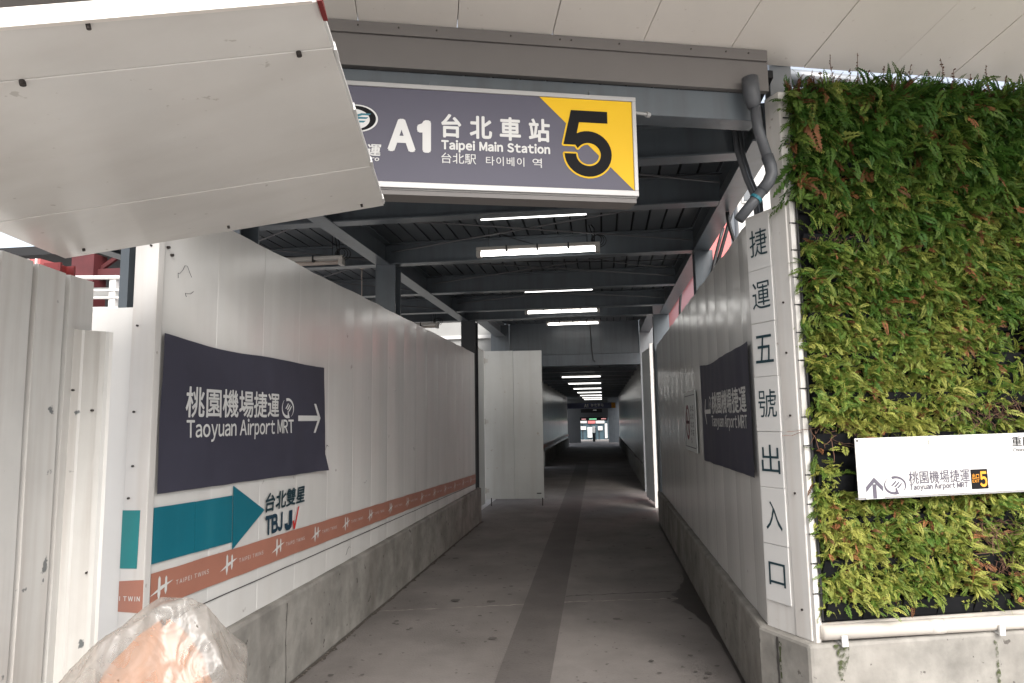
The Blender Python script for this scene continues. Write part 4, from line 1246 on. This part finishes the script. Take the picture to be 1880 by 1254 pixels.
lb = root('lit_notice', 'black notice bar with one green and two red lit strips over the far opening', 'sign', (-.6, 45.7, 1.6))
Fb = Frame((0, 45.6, 0), (1, 0, 0), (0, 0, 1), (0, -1, 0))
part('bar', MB().fbox(Fb, -1.52, .30, 1.45, 1.68, -.1, 0), 'sign_black', lb)
t = MB().fbox(Fb, -.90, -.42, 1.52, 1.60, .001, .004)
part('green_strip', t, 'green_lit', lb)
t = MB().fbox(Fb, -1.40, -1.12, 1.53, 1.59, .001, .004)
part('red_strip', t, 'red_lit', lb)
t = MB().fbox(Fb, -.12, .20, 1.54, 1.60, .001, .004)
part('red_strip', t, 'red_lit', lb)
sh = root('shop_front', 'blue shop front across the street beyond the far opening', 'building', (-.6, 53, 0))
part('wall', MB().box(-8, 8, 53, 53.3, 0, 5), 'blue_shop', sh)
for k in range(7):
    part('mullion', MB().box(-2.2 + k * .62, -2.15 + k * .62, 52.93, 52.99, 0, 2.3), 'cable', sh)
for k, (x0, x1, z0, z1, mm) in enumerate(((-1.75, -1.25, 1.25, 1.55, 'pale_wall'), (-1.15, -.60, 1.22, 1.55, 'red_panel'), (-.55, .1, 1.22, 1.55, 'pale_wall'), (-1.7, -1.3, .75, 1.0, 'plate'), (-1.2, -.85, .15, .95, 'plate_grey'), (-.4, -.05, .7, 1.0, 'pale_wall'), (.12, .30, .1, 1.2, 'plate'))):
    part('poster', MB().box(x0, x1, 52.86, 52.92, z0, z1), mm, sh)
nb = root('notice_stand', 'white notice board on a black stand silhouetted in the far opening', 'notice stand', (-.66, 48, 0))
part('board', MB().box(-.75, -.56, 48, 48.03, .62, 1.05), 'sign_white', nb)
part('stand', MB().box(-.74, -.57, 48.0, 48.12, 0, .60).box(-.55, -.50, 48, 48.1, .1, .95), 'sign_black', nb)

# ------------------------------------------------------------------ street scenery in the gaps
rb = root('red_clad_building', 'red sheet-clad building seen in the gap above the right wall', 'building', (4.5, 22, 0))
part('wall', MB().box(2.55, 8, 18, 26, 0, 6.1), 'red_panel', rb)
part('upper_panel', MB().box(2.75, 8, 18.4, 26, 6.1, 7.4), 'red_panel', rb)
for z in (4.6, 5.4):
    part('rail', MB().box(2.44, 2.50, 17.9, 26, z, z + .06), 'rail', rb)
wb_ = root('white_building', 'white building with a grey window seen between the drain pipe and the red building', 'building', (3.3, 12.5, 0))
part('wall', MB().box(2.40, 5, 12, 12.5, 0, 6.3), 'pale_wall', wb_)
f_ = part('window', MB().box(2.52, 2.84, 11.97, 11.995, 5.30, 5.62), 'rail', wb_)
part('pane', MB().box(2.55, 2.81, 11.955, 11.968, 5.33, 5.59), 'window', f_)
part('corner_pipe', MB().tube([(2.40, 11.95, 0), (2.40, 11.95, 6.3)], .035, 8), 'pipe', wb_)
bb = root('brick_building', 'brown brick building seen in the narrow gap at the far right column', 'building', (3, 30, 0))
part('wall', MB().box(2.0, 8, 26.5, 40, 0, 6), 'brick', bb)
for k in range(4):
    part('band', MB().box(1.96, 2.0, 26.4, 40, 3.6 + k * .55, 3.72 + k * .55), 'pale_wall', bb)
for k, (p0, p1, p2, lab) in enumerate((((1.28, 6.0, 3.75), (1.14, 6.0, 3.25), (.93, 6.1, 2.6), 'thick black cable looping down in the right gap, nearest the drain pipe'),
                                     ((1.2, 6.6, 3.4), (1.05, 6.6, 2.95), (.98, 6.55, 2.5), 'black cable hanging in the right gap beside the red building'),
                                     ((1.02, 5.4, 3.2), (1.02, 5.4, 3.05), (1.12, 5.4, 2.8), 'short black cable crossing the right gap above the white wall'),
                                     ((1.15, 9.2, 3.5), (1.0, 9.2, 3.0), (1.1, 9.3, 2.7), 'black cable hanging in the far right gap between two columns'))):
    p0, p1, p2 = Vector(p0), Vector(p1), Vector(p2)
    thing('hanging_cable', MB().tube([p0.lerp(p1, t / 8).lerp(p1.lerp(p2, t / 8), t / 8) for t in range(9)], .016, 8), 'cable', lab, 'cable', loc=p2, smooth=True, group='black cables in the right gap')

# left gap: walkway railing, red steelwork
br = root('bridge_railing', 'grey metal railing on a raised walkway seen over the front panel at the left', 'railing', (-6.4, 8, 3.1))
for z, r_ in ((3.53, .028), (3.36, .016), (3.26, .016), (3.12, .02)):
    part('rail', MB().tube([(-8.5, 7.6, z), (-5.4, 8.2, z)], r_, 8), 'rail', br)
for x in (-7.2, -6.32, -5.6):
    part('post', MB().box(x - .045, x + .045, 7.78 + (x + 7.6) * .19, 7.86 + (x + 7.6) * .19, 2.9, 3.56), 'rail', br)
part('deck_edge', MB().hexa([(-8.5, 7.7, 2.75), (-5.4, 8.3, 2.75), (-5.4, 9, 2.75), (-8.5, 9, 2.75), (-8.5, 7.7, 3.06), (-5.4, 8.3, 3.06), (-5.4, 9, 3.06), (-8.5, 9, 3.06)]), 'pale_wall', br)
part('kick_board', MB().hexa([(-8.5, 7.72, 3.27), (-5.4, 8.32, 3.27), (-5.4, 8.36, 3.27), (-8.5, 7.76, 3.27), (-8.5, 7.72, 3.42), (-5.4, 8.32, 3.42), (-5.4, 8.36, 3.42), (-8.5, 7.76, 3.42)]), 'yard_wall', br)
part('support_column', MB().box(-7.0, -6.7, 8.3, 8.6, 0, 2.75), 'pale_wall', br)
rs = root('red_steel_frame', 'dark red steel frame of a roofed structure behind the grey railing', 'structure', (-8.5, 11, 0))
part('column', MB().box(-8.55, -8.15, 9.9, 10.2, 0, 4.4), 'dark_red', rs)
part('beam', MB().box(-12, -6.4, 10.0, 10.2, 4.02, 4.16), 'dark_red', rs)
part('roof', MB().box(-12, -6.4, 10.0, 15, 4.45, 4.6), 'groove', rs)
part('back_wall', MB().box(-8.1, -6.2, 12.2, 12.5, 0, 4.4), 'groove', rs)
for k in range(3):
    part('brace', MB().tube([(-8.3 + k * .8, 10.1, 4.1), (-7.7 + k * .8, 10.1, 4.5)], .045, 6), 'dark_red', rs)
rc = root('red_tower', 'pinkish red sheet tower rising behind the old fence at the far left', 'building', (-5.68, 6.1, 0))
part('wall', MB().box(-5.86, -5.53, 6.0, 6.3, 0, 3.27), 'red_panel', rc)
for k in range(4):
    part('rib', MB().box(-5.84 + k * .09, -5.825 + k * .09, 5.98, 6.0, 0, 3.27), 'rail', rc)
# orange and red gantry above the sloping canopy
og = root('orange_gantry', 'orange and red steel gantry just showing above the sloping canopy at the top left', 'gantry', (-3.2, 3.5, 0))
part('rail', MB().tube([(-4.5, 3.2, 4.02), (-2.95, 3.4, 4.055)], .04, 8), 'orange_paint', og)
part('rail', MB().tube([(-4.5, 3.5, 4.14), (-2.4, 3.7, 4.23)], .03, 8), 'red_steel', og)
part('upright', MB().box(-4.3, -4.2, 3.3, 3.4, 0, 4.05), 'orange_paint', og)

# ------------------------------------------------------------------ plastic sack at the lower left
def sack(cx, cy, prof, seed, planes, fold, ax=1.0, ay=.8, lean=(0, 0), nt=150, nz=80, sharp=.5):
    """Slack film over a bundle: a faceted hull with creases, gathered towards the top."""
    r_ = random.Random(seed)
    PLN = []
    for k in range(planes):
        v = Vector((r_.gauss(0, 1), r_.gauss(0, 1), r_.gauss(0, .7))).normalized()
        PLN.append((v, r_.uniform(.80, 1.02)))
    zmax = prof[-1][0]
    rows = []
    for k in range(nz + 1):
        z = zmax * k / nz
        for i in range(len(prof) - 1):
            if prof[i][0] <= z <= prof[i + 1][0]:
                t = (z - prof[i][0]) / (prof[i + 1][0] - prof[i][0])
                rad = prof[i][1] * (1 - t) + prof[i + 1][1] * t
        row = []
        for j in range(nt + 1):
            a = 2 * math.pi * (j % nt) / nt
            c, s_ = math.cos(a), math.sin(a)
            dirv = Vector((c, s_, (z - .45) * 1.6)).normalized()
            m_ = min([h / max(.15, dirv.dot(v)) for v, h in PLN])
            m_ = 1 + (min(m_, 1.25) - 1) * sharp
            pleat = 1 - 2 * abs(noise.noise((c * 2.4 + seed, s_ * 2.4, z * .9)))
            fine = 1 - 2 * abs(noise.noise((c * 6 + z * 4, s_ * 6 + z * 2, z * 3 + seed)))
            rr = rad * m_ * (1 + .10 * noise.noise((c * 1.5, s_ * 1.5, z * 2 + seed))) + fold * (.6 * pleat + .35 * fine) * (.3 + .7 * min(1, rad * 4))
            rr = max(rr, .004)
            w = (z / zmax) ** 2
            zz = z + .022 * noise.noise((c * 3, s_ * 3, z * 3 + seed)) * (1 if z > .05 else 0)
            row.append((cx + lean[0] * w + rr * c * ax, cy + lean[1] * w + rr * s_ * ay, max(zz, .003)))
        rows.append(row)
    return MB().grid(rows)
thing('orange_bundle', sack(-1.575, 2.24, [(0, .17), (.5, .21), (.70, .20), (.80, .145), (.88, .075), (.93, .012)], 3, 22, .028, 1.0, .7, (.07, 0)), 'orange_cloth',
      'orange netting bundle inside the clear plastic sack', 'bundle', loc=(-1.6, 2.24, 0), smooth=True)
def draped_film():
    """Slack film pulled over the bundle: a taut hull of straight creases, finely crumpled."""
    P = [(-1.50, 2.20, 1.022), (-1.44, 2.13, 1.018), (-1.385, 2.17, 1.030), (-1.335, 2.21, 1.0), (-1.30, 2.16, .930), (-1.665, 2.17, .900), (-1.60, 2.07, .915),
         (-1.83, 2.15, .745), (-1.78, 2.06, .70), (-1.19, 2.20, .745), (-1.215, 2.12, .84), (-1.50, 1.98, .70), (-1.34, 2.01, .77), (-1.68, 2.0, .72),
         (-1.76, 2.40, .76), (-1.30, 2.42, .80), (-1.50, 2.40, .95)]
    for z, r_ in ((.45, .33), (.005, .30)):
        P += [(-1.52 + r_ * math.cos(a * .7), 2.22 + .74 * r_ * math.sin(a * .7), z) for a in range(9)]
    bm_ = bmesh.new()
    for p in P:
        bm_.verts.new(p)
    bmesh.ops.convex_hull(bm_, input=bm_.verts[:])
    for v in [v for v in bm_.verts if not v.link_faces]:
        bm_.verts.remove(v)
    bmesh.ops.triangulate(bm_, faces=bm_.faces[:])
    for it in range(6):
        ed = [e for e in bm_.edges if e.calc_length() > .016 and (e.verts[0].co.z + e.verts[1].co.z) / 2 > .5 or e.calc_length() > .12]
        if not ed: break
        bmesh.ops.subdivide_edges(bm_, edges=ed, cuts=1, use_grid_fill=False)
        bmesh.ops.triangulate(bm_, faces=bm_.faces[:])
    bm_.normal_update()
    nn = [v.normal.copy() for v in bm_.verts]
    for v, q in zip(bm_.verts, nn):
        c = v.co
        h = abs(noise.noise((c.x * 9, c.y * 9, c.z * 5))) * 2 + .7 * abs(noise.noise((c.x * 22 + 3, c.y * 22, c.z * 13))) * 2
        sag = noise.noise((c.x * 4, c.y * 4, c.z * 4 + 7))
        v.co = c + q * (.004 - .0075 * h + .014 * sag)
        if v.co.z < .004: v.co.z = .004
    mb = MB()
    bm_.verts.index_update()
    mb.add([v.co for v in bm_.verts], [[v.index for v in f.verts] for f in bm_.faces])
    bm_.free()
    return mb
thing('plastic_sack', draped_film(), 'film', 'clear crumpled plastic sack standing at the lower left corner of the white wall', 'sack', loc=(-1.56, 2.22, 0), smooth=True)

# ------------------------------------------------------------------ dirt and damp on the walkway
def ragged(pts_in, pts_out, z):
    return MB().grid([[(x, y, z) for x, y in pts_in], [(x, y, z) for x, y in pts_out]])
nd = 160
a = [(-1.962, 3.0 + 7.9 * i / nd) for i in range(nd + 1)]
b_ = [(-1.945 + .035 * abs(noise.noise((i * .13, 2, 0))) + .05 * max(0, noise.noise((i * .5, 5, 0))), 3.0 + 7.9 * i / nd) for i in range(nd + 1)]
struct('floor_dirt', ragged(a, b_, .0042), 'dirt')
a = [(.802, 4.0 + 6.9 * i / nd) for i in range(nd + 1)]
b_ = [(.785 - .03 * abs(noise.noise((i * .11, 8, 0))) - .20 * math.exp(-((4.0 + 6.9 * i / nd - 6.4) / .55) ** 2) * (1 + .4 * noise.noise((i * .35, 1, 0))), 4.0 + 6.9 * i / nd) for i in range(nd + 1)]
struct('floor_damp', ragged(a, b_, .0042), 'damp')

sm = MB()
for k in range(150):
    x, y = rng.uniform(-1.85, .72), 4.2 + 9 * rng.random() ** 1.5
    r_ = rng.uniform(.006, .022) * (2.2 if rng.random() < .08 else 1)
    sm.add([(x + r_ * (1 + .4 * noise.noise((k, q, 0))) * math.cos(q), y + r_ * (1 + .4 * noise.noise((k, q, 4))) * math.sin(q), .0088) for q in [i * .7854 for i in range(8)]], [tuple(range(8))])
struct('floor_spots', sm, 'spot')
